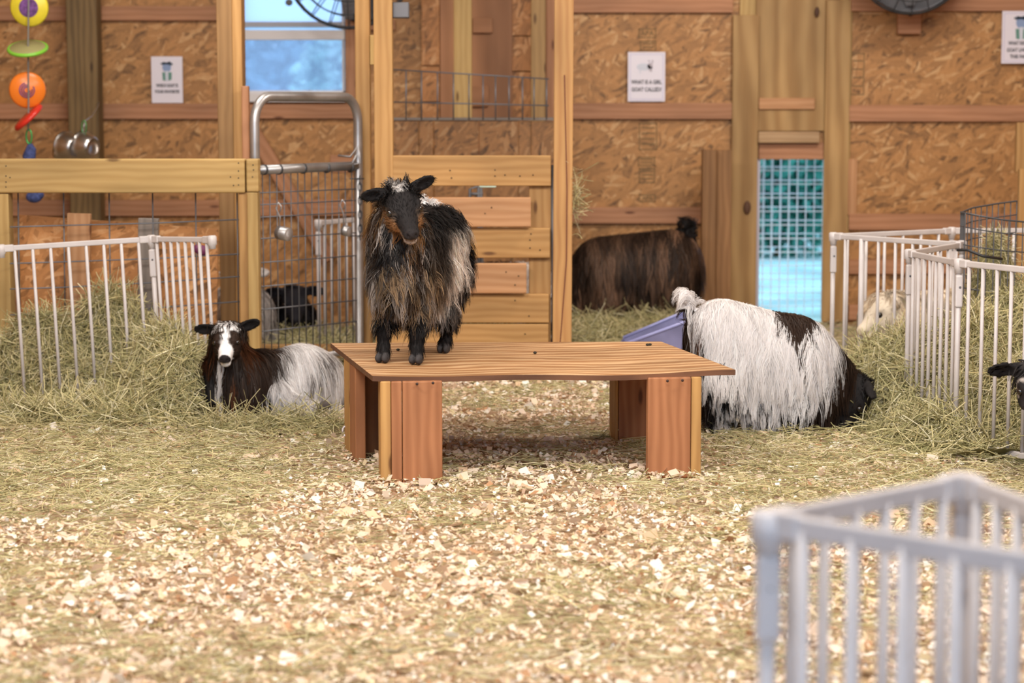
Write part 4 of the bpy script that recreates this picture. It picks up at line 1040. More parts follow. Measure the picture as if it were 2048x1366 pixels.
def make_goat(name, label, g, color, coat, base, res=.006, nhair=20000, seed=1, rad=.0011, group=None, eye_r=.0115, fuzz=.010, nfuzz=5000, cheek=1.0, eyes=True, wave=.006, clump=.72, extra=None, jitter=.22, per=24, start=.25, off=(.002, .014)):
    """color(P, groups, rng, kind) -> rgb; coat(P, N, groups) -> (length, direction, keep probability)"""
    rng = np.random.default_rng(seed)
    lo, hi = g.bounds(); verts, quads = surface_nets(g.f, lo, hi, res)
    gr = g.groups(verts)
    vcol = color(verts, gr, rng, 'skin')
    base = np.array(base, float)
    body = np_obj(name, verts, quads, vcol, SKIN, None, True, base)
    tag(body, label, 'goat', group)
    # long coat
    P = sample(verts, quads, nhair * 2, rng); gp = g.groups(P); n = g.grad(P)
    L, d, keep = coat(P, n, gp); m_ = (rng.random(len(P)) < keep) & (L > .001)
    P, n, gp, L, d = P[m_][:nhair], n[m_][:nhair], gp[m_][:nhair], L[m_][:nhair], d[m_][:nhair]
    L = L * (.62 + .5 * rng.random(len(L)))
    S, R, near = strands(g, P, n, L, d, rng=rng, rad=rad, wave=wave, clump=clump, per=per, start=start, off=off)
    if extra: S, L = extra(S, P, gp, L)
    C0 = color(P, gp, rng, 'hair'); lock = rng.normal(size=(near.max() + 1, 1)) * jitter
    C0 = np.clip(C0 * np.exp(lock[near] + rng.normal(size=(len(P), 1)) * jitter * .8), 0.004, .95)
    C = np.repeat(C0[:, None, :], S.shape[1], 1)
    sv, sq, sc = strands_geo(S, R * 1.25, C, 2, facing=n)
    # short face, ear and leg hair
    if nfuzz:
        Pf = sample(verts, quads, nfuzz * 6, rng); gf = g.groups(Pf); k = np.isin(gf, ['head', 'leg', 'ear']); Pf, gf = Pf[k][:nfuzz], gf[k][:nfuzz]; nf = g.grad(Pf)
        hx = head_local(g, Pf); pos, Rh, s = g.H
        back = np.where((gf == 'leg')[:, None], np.array([0, 0, -1.0]), np.where((gf == 'ear')[:, None], unit(Pf - pos), -Rh[0]))
        tl = unit(back - nf * (back * nf).sum(-1, keepdims=True)) + nf * .35
        ke = np.min([np.linalg.norm(Pf - e_, axis=1) for e_ in g.eyes], 0) > .0165 * g.H[2]
        Lf = np.where(gf == 'leg', fuzz * 1.3, np.where(gf == 'ear', fuzz * .7, fuzz * np.where(hx[:, 0] > .13, .45, 1.0) * np.where((np.abs(hx[:, 1]) > .024) & (hx[:, 0] < .11), cheek, 1.0))) * (.7 + .6 * rng.random(len(Pf))) * np.where(ke, 1, .05)
        t = np.linspace(0, 1, 4)[None, :, None]; Sf = Pf[:, None] - nf[:, None] * .001 + unit(tl)[:, None] * Lf[:, None, None] * t + np.array([0, 0, -.25]) * Lf[:, None, None] * t * t
        Rf = np.full((len(Pf), 4), rad * .8) * (1 - .7 * t[..., 0]); Cf = color(Pf, gf, rng, 'fuzz'); Cf = np.clip(Cf * np.exp(rng.normal(size=(len(Pf), 1)) * .2), .004, .82)
        v2, q2, c2 = strands_geo(Sf, Rf, np.repeat(Cf[:, None], 4, 1)); 
        short = np_obj('short_hair', v2, q2, c2, HAIR, body); tag(short, kind='stuff')
    co = np_obj('long_coat', sv, sq, sc, HAIR, body); tag(co, kind='stuff')
    if eyes:
        for e in g.eyes: m = MB(); m.sphere(e, eye_r * g.H[2], 16, 12); m.build('eye', EYE, body, smooth=True)
    return body
WHT = np.array([.86, .835, .83]); BRN = np.array([.050, .029, .020]); BLK = np.array([.014, .012, .012]); TAN = np.array([.36, .20, .085]); GRY = np.array([.26, .23, .21]); RUS = np.array([.15, .055, .022])
DOWN = np.array([0, 0, -1.0])
def tangent(d, n): return unit(d - n * (d * n).sum(-1, keepdims=True))

# ---- the goat standing on the bench
g = Goat()
FR = np.array([-.405, 7.60, 0]); RE = np.array([-.258, 8.01, 0]); ax = unit(FR - RE); lt = np.array([-ax[1], ax[0], 0])   # lt = goat's left = photo right
def B(a, l, z): return RE + ax * a + lt * l + np.array([0, 0, z])   # a along the body from rump 0 to chest .45
g.cone(B(.075, 0, .795), B(.40, 0, .785), .106, .092); g.cone(B(.03, 0, .70), B(.36, 0, .68), .105, .095); g.cone(B(.40, 0, .74), B(.47, 0, .70), .085, .070)
hp_ = W(797, 380, 7.50); nk = W(790, 440, 7.56)
g.cone(B(.42, 0, .76), nk, .078, .066, 'neck', .05); g.cone(nk, hp_ + np.array([0, .03, -.035]), .066, .052, 'neck', .03)
g.cone(B(.45, 0, .66), nk + np.array([.005, -.01, -.05]), .06, .05, 'neck', .05)
add_head(g, hp_, (.25, -.80, -.53), (.97, .24, .17), 1.16, ears=((-.05, .93, .30), (.05, -.95, .02)), ear_len=.038, ear_w=.022)
for (x, y, sx), nm in (((767, 724, 0), 1), ((834, 727, 0), 2)):
    f = G(x, y, ZB); l = (f - RE) @ lt
    leg(g, [(B(.38, l * .8, .66), .050), (B(.39, l * .95, .56), .030), (f + np.array([0, .02, .10]), .021), (f + np.array([0, .012, .05]), .0185), (f, .019)], ax[:2], 1.0)
f = G(889, 705, ZB)
for q in (f, f - lt * .125 + ax * -.03):
    h = np.array([q[0], q[1], 0])
    leg(g, [(h * [1, 1, 0] + ax * .03 + [0, 0, .66], .075), (h + ax * .06 + [0, 0, .54], .045), (h - ax * .045 + [0, 0, .475], .022), (h - ax * .01 + [0, 0, .40], .018), (q, .019)], ax[:2], .95)
tb = B(-.06, 0, .83); g.cone(tb, W(846, 407, 8.06), .022, .016, 'tail', .02)
def col(P, gr, rng, kind):
    a = (P - RE) @ ax; l = (P - RE) @ lt; z = P[:, 2]; n1 = vnoise(P, 9, 1); n2 = vnoise(P, 30, 2); n3 = vnoise(P, 16, 5)
    c = mix(BLK * 1.4, np.array([.055, .048, .045]), sstep(.4, .8, n2))
    # chest: tan, brown and grey locks
    front = sstep(.22, .36, a + (n1 - .5) * .1)
    chest = mix(np.array([.055, .035, .022]), np.array([.36, .25, .15]), sstep(.36, .66, n3 * .4 + vnoise(P, 55, 6) * .6)); chest = mix(chest, BLK * 2, sstep(.58, .75, vnoise(P, 12, 9)))
    chest = mix(chest, GRY * 1.25, sstep(.56, .72, vnoise(P, 40, 14)) * .8)
    c = mix(c, chest, front * sstep(.84, .72, z + .06 * (n1 - .5)))
    # flank: greying towards the white band
    c = mix(c, GRY * .6, sstep(.12, .2, a) * sstep(.36, .25, a) * sstep(.6, .8, n2) * (z < .82))
    bw_ = a + .25 * (z - .70) + .05 * (n1 - .5)
    band = sstep(.085, .11, bw_) * sstep(.29, .24, bw_) * sstep(.875, .84, z + .05 * (n3 - .5))
    c = mix(c, np.array([.80, .70, .62]), band)
    c = mix(c, BLK * 1.5, sstep(.095, .07, bw_) * (gr == 'body'))
    top = sstep(.835, .868, z) * (gr == 'body'); c = mix(c, BLK * 1.2, top * .9)
    leg_ = (gr == 'leg'); c = np.where((leg_ & (z < ZB + .19))[:, None], BLK * 1.1, c)
    c = np.where((leg_ & (z >= ZB + .17) & (a < .2))[:, None], mix(BLK * 3, GRY, n2), c)
    c = np.where((gr == 'hoof')[:, None], np.array([.05, .045, .045]), c)
    nk_ = (gr == 'neck'); nc = mix(np.array([.05, .03, .02]), np.array([.32, .17, .07]), sstep(.42, .66, n3 * .4 + vnoise(P, 50, 6) * .6)); nc = mix(nc, BLK * 1.5, sstep(.5, .68, vnoise(P, 14, 3))); nc = mix(nc, GRY * 1.5, sstep(.56, .68, vnoise(P, 44, 8)))
    c = np.where(nk_[:, None], nc, c)
    h = head_local(g, P); hd = (gr == 'head')
    fc = np.tile(BLK * 1.15, (len(P), 1)).astype(float)
    cheek = sstep(.026, .036, np.abs(h[:, 1]) + (h[:, 2] < -.045) * .016 - .10 * np.maximum(0, h[:, 0] - .1)) * sstep(.00, .03, h[:, 0]) * sstep(-.0, -.02, h[:, 2])
    fc = mix(fc, mix(np.array([.085, .065, .052]), mix(TAN * .85, np.array([.27, .13, .055]), n1), sstep(-.024, -.042, h[:, 2])), cheek)
    fc = mix(fc, np.array([.30, .22, .17]), sstep(.125, .145, h[:, 0]) * sstep(-.040, -.052, h[:, 2]))
    fc = mix(fc, np.array([.34, .27, .23]), sstep(.128, .14, h[:, 0]) * (h[:, 2] < -.062))
    fc = mix(fc, np.array([.55, .52, .50]), sstep(.016, .008, np.abs(h[:, 1] + .004)) * sstep(.05, .03, h[:, 0]) * sstep(-.02, .0, h[:, 0]) * (h[:, 2] > -.0))
    fc = mix(fc, GRY * .9, sstep(.012, -.02, h[:, 0]) * sstep(.44, .6, n2) * (h[:, 2] > -.02) * .8)
    fc = mix(fc, np.array([.022, .018, .018]), sstep(.169, .173, h[:, 0]) * sstep(-.058, -.052, h[:, 2]))
    c = np.where(hd[:, None], fc, c); c = np.where((gr == 'ear')[:, None], BLK * .8, c)
    c = np.where((gr == 'tail')[:, None], np.where((h[:, 1] < 99)[:, None], WHT, c), c)
    return c
def coat(P, n, gr):
    a = (P - RE) @ ax; z = P[:, 2]; h = head_local(g, P)
    L = np.select([gr == 'body', gr == 'neck', gr == 'tail', gr == 'head', gr == 'leg'], [.135, .11, .028, .0, .0], 0.0)
    L = np.where((gr == 'body') & (z > .80), .11, L)
    L = np.where((gr == 'leg') & (z > ZB + .16), .10, L); L = np.where((gr == 'leg') & (z > ZB + .10) & (z <= ZB + .16) & (a < .2), .06, L)
    L = np.where((gr == 'neck') & (z > .915), .03, L)
    fore = (gr == 'head') & (h[:, 0] < .035) & (h[:, 2] > -.02); L = np.where(fore, .034, L)
    beard = (gr == 'head') & (h[:, 0] > .07) & (h[:, 0] < .14) & (h[:, 2] < -.088); L = np.where(beard, .05, L)
    side = np.sign((P - RE) @ lt)[:, None] * lt
    d = np.where((gr == 'body')[:, None], DOWN + side * .5 - ax * .35, DOWN + side * .1)
    d = np.where(fore[:, None], g.H[1][0] * .9 + g.H[1][2] * .1 + g.H[1][1] * np.sign(h[:, 1])[:, None] * .6, d)
    dd = tangent(d, n) + n * np.where(fore, .22, .22)[:, None]
    dd = np.where((gr == 'tail')[:, None], np.array([.1, 0, 1.0]) + n * .6, dd)
    keep = np.select([gr == 'body', gr == 'neck', gr == 'tail', gr == 'leg', gr == 'head'], [1, 1, .9, .8, 1], 0.0)
    return L, dd, keep
make_goat('goat', 'black and tan long haired goat with a white flank standing on the bench', g, col, coat, (*bc[:2], ZB), res=.0055, nhair=28000, seed=3, rad=.00115, nfuzz=9000, wave=.015, clump=.85, fuzz=.016, cheek=1.7, per=13, start=.08, off=(.002, .028), jitter=.26)

# ---- the goat grazing at right
g = Goat(); Yg = 8.40
def S(px, py, dy=0): return W(px, py, Yg) + np.array([0, dy, 0])
k_ = mpp(Yg)
g.cone(S(1446, 672), S(1585, 712), .145, .150); g.cone(S(1440, 715), S(1575, 745), .13, .125); g.cone(S(1590, 705), S(1640, 745), .13, .105, 'body', .06)
g.cone(S(1630, 735), S(1706, 782), .108, .060, 'neck', .06); g.cone(S(1620, 780), S(1690, 808), .085, .052, 'neck', .05)
add_head(g, S(1732, 772, -.02), (-.24, -.14, -.95), (-.06, 1, -.1), 1.12, ears=((.55, .75, -.35), (.45, -.78, .10)), ear_len=.045, ear_w=.020)
for dx, dy, fx in ((0, -.085, 1588), (20, .085, 1612)):
    leg(g, [(S(1596 + dx, 755, dy), .065), (S(1592 + dx, 800, dy), .040), (S(fx - 2, 826, dy), .024), (S(fx - 2, 845, dy), .021), (S(fx - 6, 868, dy) * [1, 1, 0] + [0, 0, .0], .022)], (1, 0), 1.0)
for dx, dy in ((0, -.09), (22, .09)):
    leg(g, [(S(1440 + dx, 735, dy), .085), (S(1452 + dx, 775, dy), .055), (S(1420 + dx, 815, dy), .026), (S(1432 + dx, 845, dy), .020), (S(1430 + dx, 868, dy) * [1, 1, 0] + [0, 0, .0], .022)], (1, 0), 1.0)
g.cone(S(1384, 655), S(1381, 600), .024, .016, 'tail', .02); g.cone(S(1381, 602), S(1372, 590), .016, .012, 'tail', .01)
def uv(P, Y=Yg):
    return 1024 + P[:, 0] * F / Y, 220 - (P[:, 2] - 1.255) * F / Y
def col(P, gr, rng, kind):
    u, v = uv(P); n1 = vnoise(P, 8, 1); n2 = vnoise(P, 28, 2)
    jx = (n1 - .5) * 24 + (n2 - .5) * 10; u2 = u + jx; v2 = v + (n1 - .5) * 16
    c = np.tile(WHT, (len(P), 1)).astype(float)
    rump = 1399 + 14 * sstep(640, 760, v)
    c = mix(c, mix(BRN * .7, RUS, sstep(.5, .75, n2)), sstep(rump + 4, rump - 6, u2) * sstep(612, 630, v))
    dk = (u2 > 1550) & (u2 < 1628) & (v2 < 655 - .7 * np.abs(u2 - 1596))
    c = np.where(dk[:, None], BRN * 1.15, c)
    c = mix(c, BRN, sstep(-4, 6, u2 - (1668 - .28 * (v - 660))))
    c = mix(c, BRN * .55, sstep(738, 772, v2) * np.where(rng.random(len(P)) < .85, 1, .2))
    low = (gr == 'neck') & (v > 800) & (u < 1700); c = np.where(low[:, None], mix(BRN * .8, RUS * 1.2, sstep(.45, .7, n2)), c)
    c = np.where(((gr == 'neck') & (u2 > 1655 - .2 * (v - 660)))[:, None], mix(BRN * 1.0, np.array([.12, .06, .03]), sstep(.5, .75, n2)), c)
    c = np.where(((gr == 'neck') & (u > 1668) & (v > 800))[:, None], BLK * 1.3, c)
    lw = (u < 1500) & (v < 842) & (vnoise(P * np.array([1, 1, .25]), 45, 3) > .42) & (kind == 'hair'); c = np.where((gr == 'leg')[:, None], np.where(lw[:, None], WHT * .85, BLK * 1.1), c); c = np.where((gr == 'hoof')[:, None], BLK, c)
    h = head_local(g, P); fc = np.tile(BLK * 1.05, (len(P), 1)).astype(float)
    fc = mix(fc, WHT * .8, sstep(.016, .009, np.abs(h[:, 1])) * sstep(.02, .05, h[:, 0]) * (h[:, 2] > -.03))
    c = np.where((gr == 'head')[:, None], fc, c); c = np.where((gr == 'ear')[:, None], BLK, c)
    tl = gr == 'tail'; c = np.where(tl[:, None], np.where((v < 622)[:, None], WHT, BRN * .7), c)
    return c
def coat(P, n, gr):
    u, v = uv(P); h = head_local(g, P)
    L = np.select([gr == 'body', gr == 'neck', gr == 'tail', gr == 'leg'], [.225, .12, .07, .0], 0.0)
    L = np.where((gr == 'body') & (v < 640), .20, L); L = np.where((gr == 'leg') & (v < 800), .13, L)
    L = np.where((gr == 'neck'), .12 * sstep(1725, 1660, u) + .02, L); L = np.where((gr == 'leg') & (u < 1500) & (v < 845), .09, L); L = np.where((gr == 'body') & (v > 770), .13, L)
    L = np.where((gr == 'tail') & (v > 630), .14, L)
    fore = (gr == 'head') & (h[:, 0] < .03) & (h[:, 2] > -.03); L = np.where(fore, .012, L)
    side = np.where(P[:, 1] < Yg, -1.0, 1.0)[:, None] * np.array([0, 1.0, 0])
    d = DOWN + side * .7 + np.array([-.15, 0, 0])
    d = np.where(((gr == 'neck'))[:, None], DOWN * 1.0 + side * .7 + np.array([-.45, 0, 0]), d)
    dd = tangent(d, n) + n * .12
    tl = (gr == 'tail') & (v < 628); dd = np.where(tl[:, None], np.array([-.55, -.1, .85]) + n * .3, dd)
    return L, dd, np.select([gr == 'body', gr == 'neck', gr == 'leg', gr == 'tail', gr == 'head'], [1, 1, 1, 1, .8], 0.0)
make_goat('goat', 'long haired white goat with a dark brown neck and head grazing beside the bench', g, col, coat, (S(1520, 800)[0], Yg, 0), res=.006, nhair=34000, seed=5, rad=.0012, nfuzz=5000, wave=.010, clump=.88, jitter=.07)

# ---- the goat resting at left
g = Goat(); Yg = 8.72; Yr = Yg
def S(px, py, dy=0): return W(px, py, Yr) + np.array([0, dy, 0])
g.cone(S(500, 752, .0), S(600, 765, .16), .098, .125); g.cone(S(590, 765, .14), S(625, 775, .18), .13, .115); g.cone(S(478, 762, -.0), S(515, 760, .03), .080, .095)
g.cone(S(472, 765, -.02), S(459, 690, -.03), .074, .062, 'neck', .05); g.cone(S(455, 700, -.02), S(458, 665, .0), .066, .05, 'neck', .03)
add_head(g, S(458, 655, -.04), (.02, -.90, -.42), (1, .02, .03), .98, ears=((-.05, .93, .30), (-.05, -.97, .02)), ear_len=.050, ear_w=.025)
g.chain([(S(440, 775, -.02), .055), (S(426, 738, -.03), .028), (S(424, 728, -.04), .026), (S(430, 795, -.08), .022)], 'leg')
g.chain([(S(600, 775, .10), .08), (S(560, 790, -.06), .045), (S(600, 803, -.10), .025), (S(640, 806, -.10), .020)], 'leg'); hoof(g, S(648, 812, -.10), (1, 0), 1.0)
g.chain([(S(655, 745, .2), .02), (S(668, 760, .2), .014)], 'tail')
def col(P, gr, rng, kind):
    u, v = uv(P, Yr + .06); n1 = vnoise(P, 8, 1); n2 = vnoise(P, 30, 2)
    u2 = u + (n1 - .5) * 26 + (n2 - .5) * 22 + .28 * (v - 740)
    c = mix(BRN * .85, BRN * 1.35, n2); c = mix(c, WHT, sstep(528, 552, u2)); c = mix(c, WHT, .75 * ((n2 > .66) & (u > 505) & (v > 705)))
    c = mix(c, BRN * 1.5, ((u2 > 612) & (u2 < 622)) * .8)
    nc = mix(BRN * .6, RUS * .9, sstep(.52, .72, n2)); c = np.where((gr == 'neck')[:, None], nc, c)
    stripe = (gr == 'neck') & (np.abs(u - 446 + .05 * (v - 740)) < 6.5) & (v > 712); c = np.where(stripe[:, None], WHT * .85, c)
    c = np.where((gr == 'leg')[:, None], np.where((u > 545)[:, None], WHT * .8, BLK * 1.3), c); c = np.where((gr == 'hoof')[:, None], np.array([.10, .085, .08]), c)
    h = head_local(g, P); w_ = .015 + .024 * sstep(.095, .15, h[:, 0]) + .034 * sstep(.060, .03, h[:, 0]) + (vnoise(P, 70, 4) - .5) * .022
    fc = np.tile(BRN * .62, (len(P), 1)).astype(float); fc = mix(fc, WHT * 1.02, sstep(w_ + .007, w_ - .007, np.abs(h[:, 1])) * (h[:, 2] > -.072))
    fc = mix(fc, WHT * .9, sstep(.135, .150, h[:, 0]))
    fc = mix(fc, np.array([.02, .016, .016]), sstep(.168, .172, h[:, 0]) * sstep(-.060, -.054, h[:, 2])); fc = mix(fc, GRY * 1.2, sstep(.50, .62, n2) * sstep(.03, .0, h[:, 0]) * .8)
    c = np.where((gr == 'head')[:, None], fc, c); c = np.where((gr == 'ear')[:, None], BLK * .75, c)
    return c
def coat(P, n, gr):
    u, v = uv(P, Yr + .06); h = head_local(g, P)
    L = np.select([gr == 'body', gr == 'neck', gr == 'tail'], [.16, .13, .1], 0.0); L = np.where((gr == 'leg') & (u > 530) & (u < 632), .07, L)
    fore = (gr == 'head') & (h[:, 0] < .028) & (h[:, 2] > -.02); L = np.where(fore, .032, L)
    side = np.where((P - S(500, 752))[:, 1] < .25 * (u - 500) / 100, -1, 1)[:, None] * np.array([0, 1.0, 0])
    d = DOWN + side * .35 + np.array([.45, 0, 0]); d = np.where((gr == 'neck')[:, None], DOWN + 0 * side, d)
    d = np.where(fore[:, None], g.H[1][2] * .55 + g.H[1][0] * .35 + g.H[1][1] * (np.sign(h[:, 1]) * .8)[:, None], d)
    dd = tangent(d, n) + n * np.where(fore, .7, .10)[:, None]
    return L, dd, np.select([gr == 'body', gr == 'neck', gr == 'tail', gr == 'leg', gr == 'head'], [1, 1, 1, .7, 1], 0.0)
make_goat('goat', 'brown and white goat with a white blaze resting in the hay left of the bench', g, col, coat, (S(520, 800)[0], Yr, 0), res=.006, nhair=24000, seed=8, rad=.0011, nfuzz=8000, wave=.004, clump=.72, jitter=.12)

# ---- the brown goat by the back wall
g = Goat(); Yr = 12.0
g.cone(S(1205, 532), S(1338, 525), .165, .185); g.cone(S(1180, 560), S(1215, 540), .13, .15); g.cone(S(1180, 545), S(1135, 575, -.02), .11, .075, 'neck', .06)
add_head(g, S(1128, 572, -.02), (-.55, -.1, -.83), (0, -1, 0), 1.15)
for x in (1215, 1345):
    for dy in (-.1, .1): leg(g, [(S(x, 570, dy), .08), (S(x + 6, 610, dy), .035), (S(x, 640, dy), .024), (S(x, 655, dy) * [1, 1, 0] + [0, 0, .0], .022)], (-1, 0), 1.0)
g.cone(S(1380, 490), S(1384, 450), .03, .022, 'tail', .02); g.cone(S(1384, 450), S(1366, 442), .022, .015, 'tail', .02)
def col(P, gr, rng, kind):
    n2 = vnoise(P, 16, 2); u, v = uv(P, Yr); c = mix(np.array([.048, .028, .019]), np.array([.16, .09, .055]), sstep(.4, .75, n2))
    c = mix(c, np.array([.22, .14, .08]), sstep(560, 600, v) * .7); c = np.where((gr == 'tail')[:, None], BLK * 1.3, c); return c
def coat(P, n, gr):
    u, v = uv(P, Yr); L = np.select([gr == 'body', gr == 'neck', gr == 'tail', gr == 'leg'], [.23, .14, .08, .0], 0.0); L = np.where((gr == 'leg') & (v < 610), .12, L)
    d = DOWN + np.where(P[:, 1] < Yr, -.7, .7)[:, None] * np.array([0, 1.0, 0]); dd = tangent(d, n) + n * .12
    dd = np.where((gr == 'tail')[:, None], np.array([-.6, 0, .3]) + n * .6, dd); return L, dd, np.select([gr == 'body', gr == 'neck', gr == 'tail', gr == 'leg'], [1, 1, 1, .5], 0.0)
make_goat('goat', 'dark brown long haired goat facing left by the back wall', g, col, coat, (S(1270, 600)[0], Yr, 0), res=.011, nhair=12000, seed=12, rad=.0022, nfuzz=0, jitter=.28, eyes=True)

# ---- simpler goats lying or half hidden further back
def lying(label, cpx, cpy, Y, fwd, size, colour, head, headfwd, seed, hlen=.09, nh=4500, left=None, hs=1.0, spots=None, headcol=None):
    global g, Yr
    g = Goat(); Yr = Y; c = S(cpx, cpy); fw = unit(np.array([fwd[0], fwd[1], 0.])); lf = np.array([-fw[1], fw[0], 0])
    c[2] = max(c[2], size * 1.02)
    g.cone(c - fw * size * 1.1, c + fw * size * 1.1, size, size * .92); g.cone(c - fw * size * 1.0 - [0, 0, size * .35], c + fw * size - [0, 0, size * .35], size * .95, size * .8)
    hd_ = S(*head[:2], head[2]); nk_ = (c + fw * size * 1.7 + hd_) / 2 - [0, 0, size * .25]
    g.cone(c + fw * size * 1.1, nk_, size * .75, size * .55, 'neck', .06); g.cone(nk_, hd_ - unit(np.array(headfwd, float)) * .01 - [0, 0, .035], size * .55, .052 * hs, 'neck', .04)
    add_head(g, hd_, headfwd, lf if left is None else left, hs)
    for q in (-1, 1):
        a = c + fw * size * 1.1 + lf * q * size * .6; a[2] = .09; g.chain([(a, .045), (a + fw * .13 + [0, 0, -.02], .03), (a + fw * .03 + [0, 0, -.05], .022)], 'leg')
        a = c - fw * size * .8 + lf * q * size * .75; a[2] = .12; g.chain([(a, .075), (a + fw * .12 + lf * q * .02 - [0, 0, .03], .04), (a + fw * .02 + lf * q * .04 - [0, 0, .08], .024)], 'leg')
    g.chain([(c - fw * size * 2.0 + [0, 0, size * .4], .022), (c - fw * size * 2.25 + [0, 0, size * .75], .014)], 'tail')
    def col_(P, gr, rng, kind):
        n1 = vnoise(P, 5, seed); n2 = vnoise(P, 20, seed); k = mix(np.array(colour) * .8, np.array(colour) * 1.2, n2)
        if spots is not None: k = np.where((n1 > spots[1])[:, None], np.array(spots[0]), k)
        if headcol is not None: k = headcol(P, gr, k)
        return k
    def coat_(P, n, gr):
        L = np.select([gr == 'body', gr == 'neck', gr == 'tail'], [hlen, hlen * .8, hlen * .7], 0.0); sd = np.sign((P - c) @ lf)[:, None] * lf
        return L, tangent(DOWN + sd * .6 - fw * .2, n) + n * .15, np.where(L > 0, 1.0, 0)
    make_goat('goat', label, g, col_, coat_, (c[0], c[1], 0), res=.009, nhair=nh, seed=seed, rad=.0019, nfuzz=1500, jitter=.2)
lying('black goat lying behind the mesh of the metal gate', 580, 645, 11.3, (.25, -1), .135, (.016, .015, .019), (600, 572, -.30), (.12, -.86, -.5), 21, left=(1, .1, 0), hs=1.15)
lying('white goat mostly hidden behind the timber post by the metal gate', 484, 618, 10.95, (-.35, .95), .125, (.60, .56, .54), (470, 560, .42), (-.3, .9, -.3), 22)
lying('brown and white goat glimpsed through the slat gate', 985, 585, 10.85, (1, .1), .160, (.62, .55, .50), (1098, 590, .02), (.5, -.1, -.85), 23, spots=((.07, .04, .03), .60))
# cream animal behind the right pen
def cream_head(P, gr, k): return k
lying('cream coloured goat peering left through the bars of the right pen', 1846, 640, 9.56, (-1, .05), .135, (.66, .57, .45), (1778, 598, -.06), (-.86, -.18, -.48), 24, left=(.1, -1, 0), hs=1.12, hlen=.07)
# the black and white goat cut by the right edge
def edge_head(P, gr, k):
    h = head_local(g, P); c = np.tile(BLK * 1.3, (len(P), 1)).astype(float); c = mix(c, np.array([.07, .06, .065]), sstep(.09, .15, h[:, 0]))
    rad_ = np.hypot(h[:, 0] - .078, h[:, 2] + .012); ring = sstep(.036, .030, rad_) * sstep(.020, .026, rad_) * (h[:, 0] < .09)
    c = mix(c, GRY * 1.5, ring * .9); c = mix(c, WHT * .8, sstep(.016, .010, np.abs(h[:, 1])) * (h[:, 0] < .10) * (h[:, 2] > -.02)); c = mix(c, np.array([.42, .38, .33]), sstep(.135, .15, h[:, 0]) * (h[:, 2] < -.060))
    k = np.where((gr == 'head')[:, None], c, k); return np.where((gr == 'ear')[:, None], BLK, k)
lying('black and white goat whose face enters at the right edge', 2310, 790, 7.34, (-.75, -.25), .13, (.03, .026, .026), (2048, 726, -.14), (-.10, -.80, -.60), 25, left=(1, -.12, .05), hs=1.12, headcol=edge_head)

# ------------------------------------------------------------------ hay, shavings
def hayline(P0, az, pitch, L, rng, K=5, bend=.25):
    N = len(P0); d = np.stack([np.cos(az) * np.cos(pitch), np.sin(az) * np.cos(pitch), np.sin(pitch)], -1)
    b = unit(np.cross(d, rng.normal(size=(N, 3)))); t = np.linspace(-.5, .5, K)[None, :, None]
    kink = rng.normal(size=(N, 1, 1)) * bend
    return P0[:, None] + d[:, None] * (L[:, None, None] * t) + b[:, None] * (kink * L[:, None, None] * (t * t * 1.0 - .06))
def haycol(N, rng, green=.5):
    pal = np.array([[.64, .56, .29], [.52, .48, .24], [.74, .66, .39], [.38, .36, .17], [.82, .76, .53], [.22, .20, .09]])
    w = np.array([.24, .24, .2, .16, .10, .06]); c = pal[rng.choice(len(pal), N, p=w)]; return c * (.75 + .5 * rng.random((N, 1)))
def hay_obj(name, label, P0, az, pitch, L, rng, rad=.0011, cat='hay', K=5, bend=.25, mound=None, tint=(1, 1, 1)):
    S_ = hayline(P0, az, pitch, L, rng, K, bend); S_[..., 2] = np.maximum(S_[..., 2], .004)
    R = np.full((len(P0), K), rad) * (.6 + .8 * rng.random((len(P0), 1))); C = np.repeat((haycol(len(P0), rng) * np.array(tint))[:, None], K, 1)
    v, q, c = strands_geo(S_, R, C, 3)
    if mound is not None:
        mv, mq, mc = mound; q = np.concatenate([q, mq + len(v)]); v = np.concatenate([v, mv]); c = np.concatenate([c, mc])
    o = np_obj(name, v, q, c, HAY); return tag(o, label, cat, None, 'stuff')
def mound_mesh(hf, x0, x1, y0, y1, n=46):
    X, Y = np.meshgrid(np.linspace(x0, x1, n), np.linspace(y0, y1, n)); Z = hf(X, Y)
    v = np.stack([X, Y, Z - .012], -1).reshape(-1, 3); i = np.arange(n - 1)[:, None] * n + np.arange(n - 1)[None]
    q = np.stack([i, i + 1, i + n + 1, i + n], -1).reshape(-1, 4)
    keep = (v[q][:, :, 2].max(1) > .02); cc = np.tile([.20, .18, .075], (len(v), 1)) * (.6 + .8 * vnoise(v, 40, 3))[:, None]
    return v, q[keep], cc
def gauss(lst):
    def f(x, y):
        z = np.zeros_like(x)
        for a, cx, cy, sx, sy in lst: z = np.maximum(z, a * np.exp(-((x - cx) / sx) ** 2 - ((y - cy) / sy) ** 2))
        p = np.stack([x, y, 0 * x], -1); return z * (.72 + .56 * vnoise(p, 6, 7)) + .05 * z * (vnoise(p, 22, 8) - .5) - .006
    return f
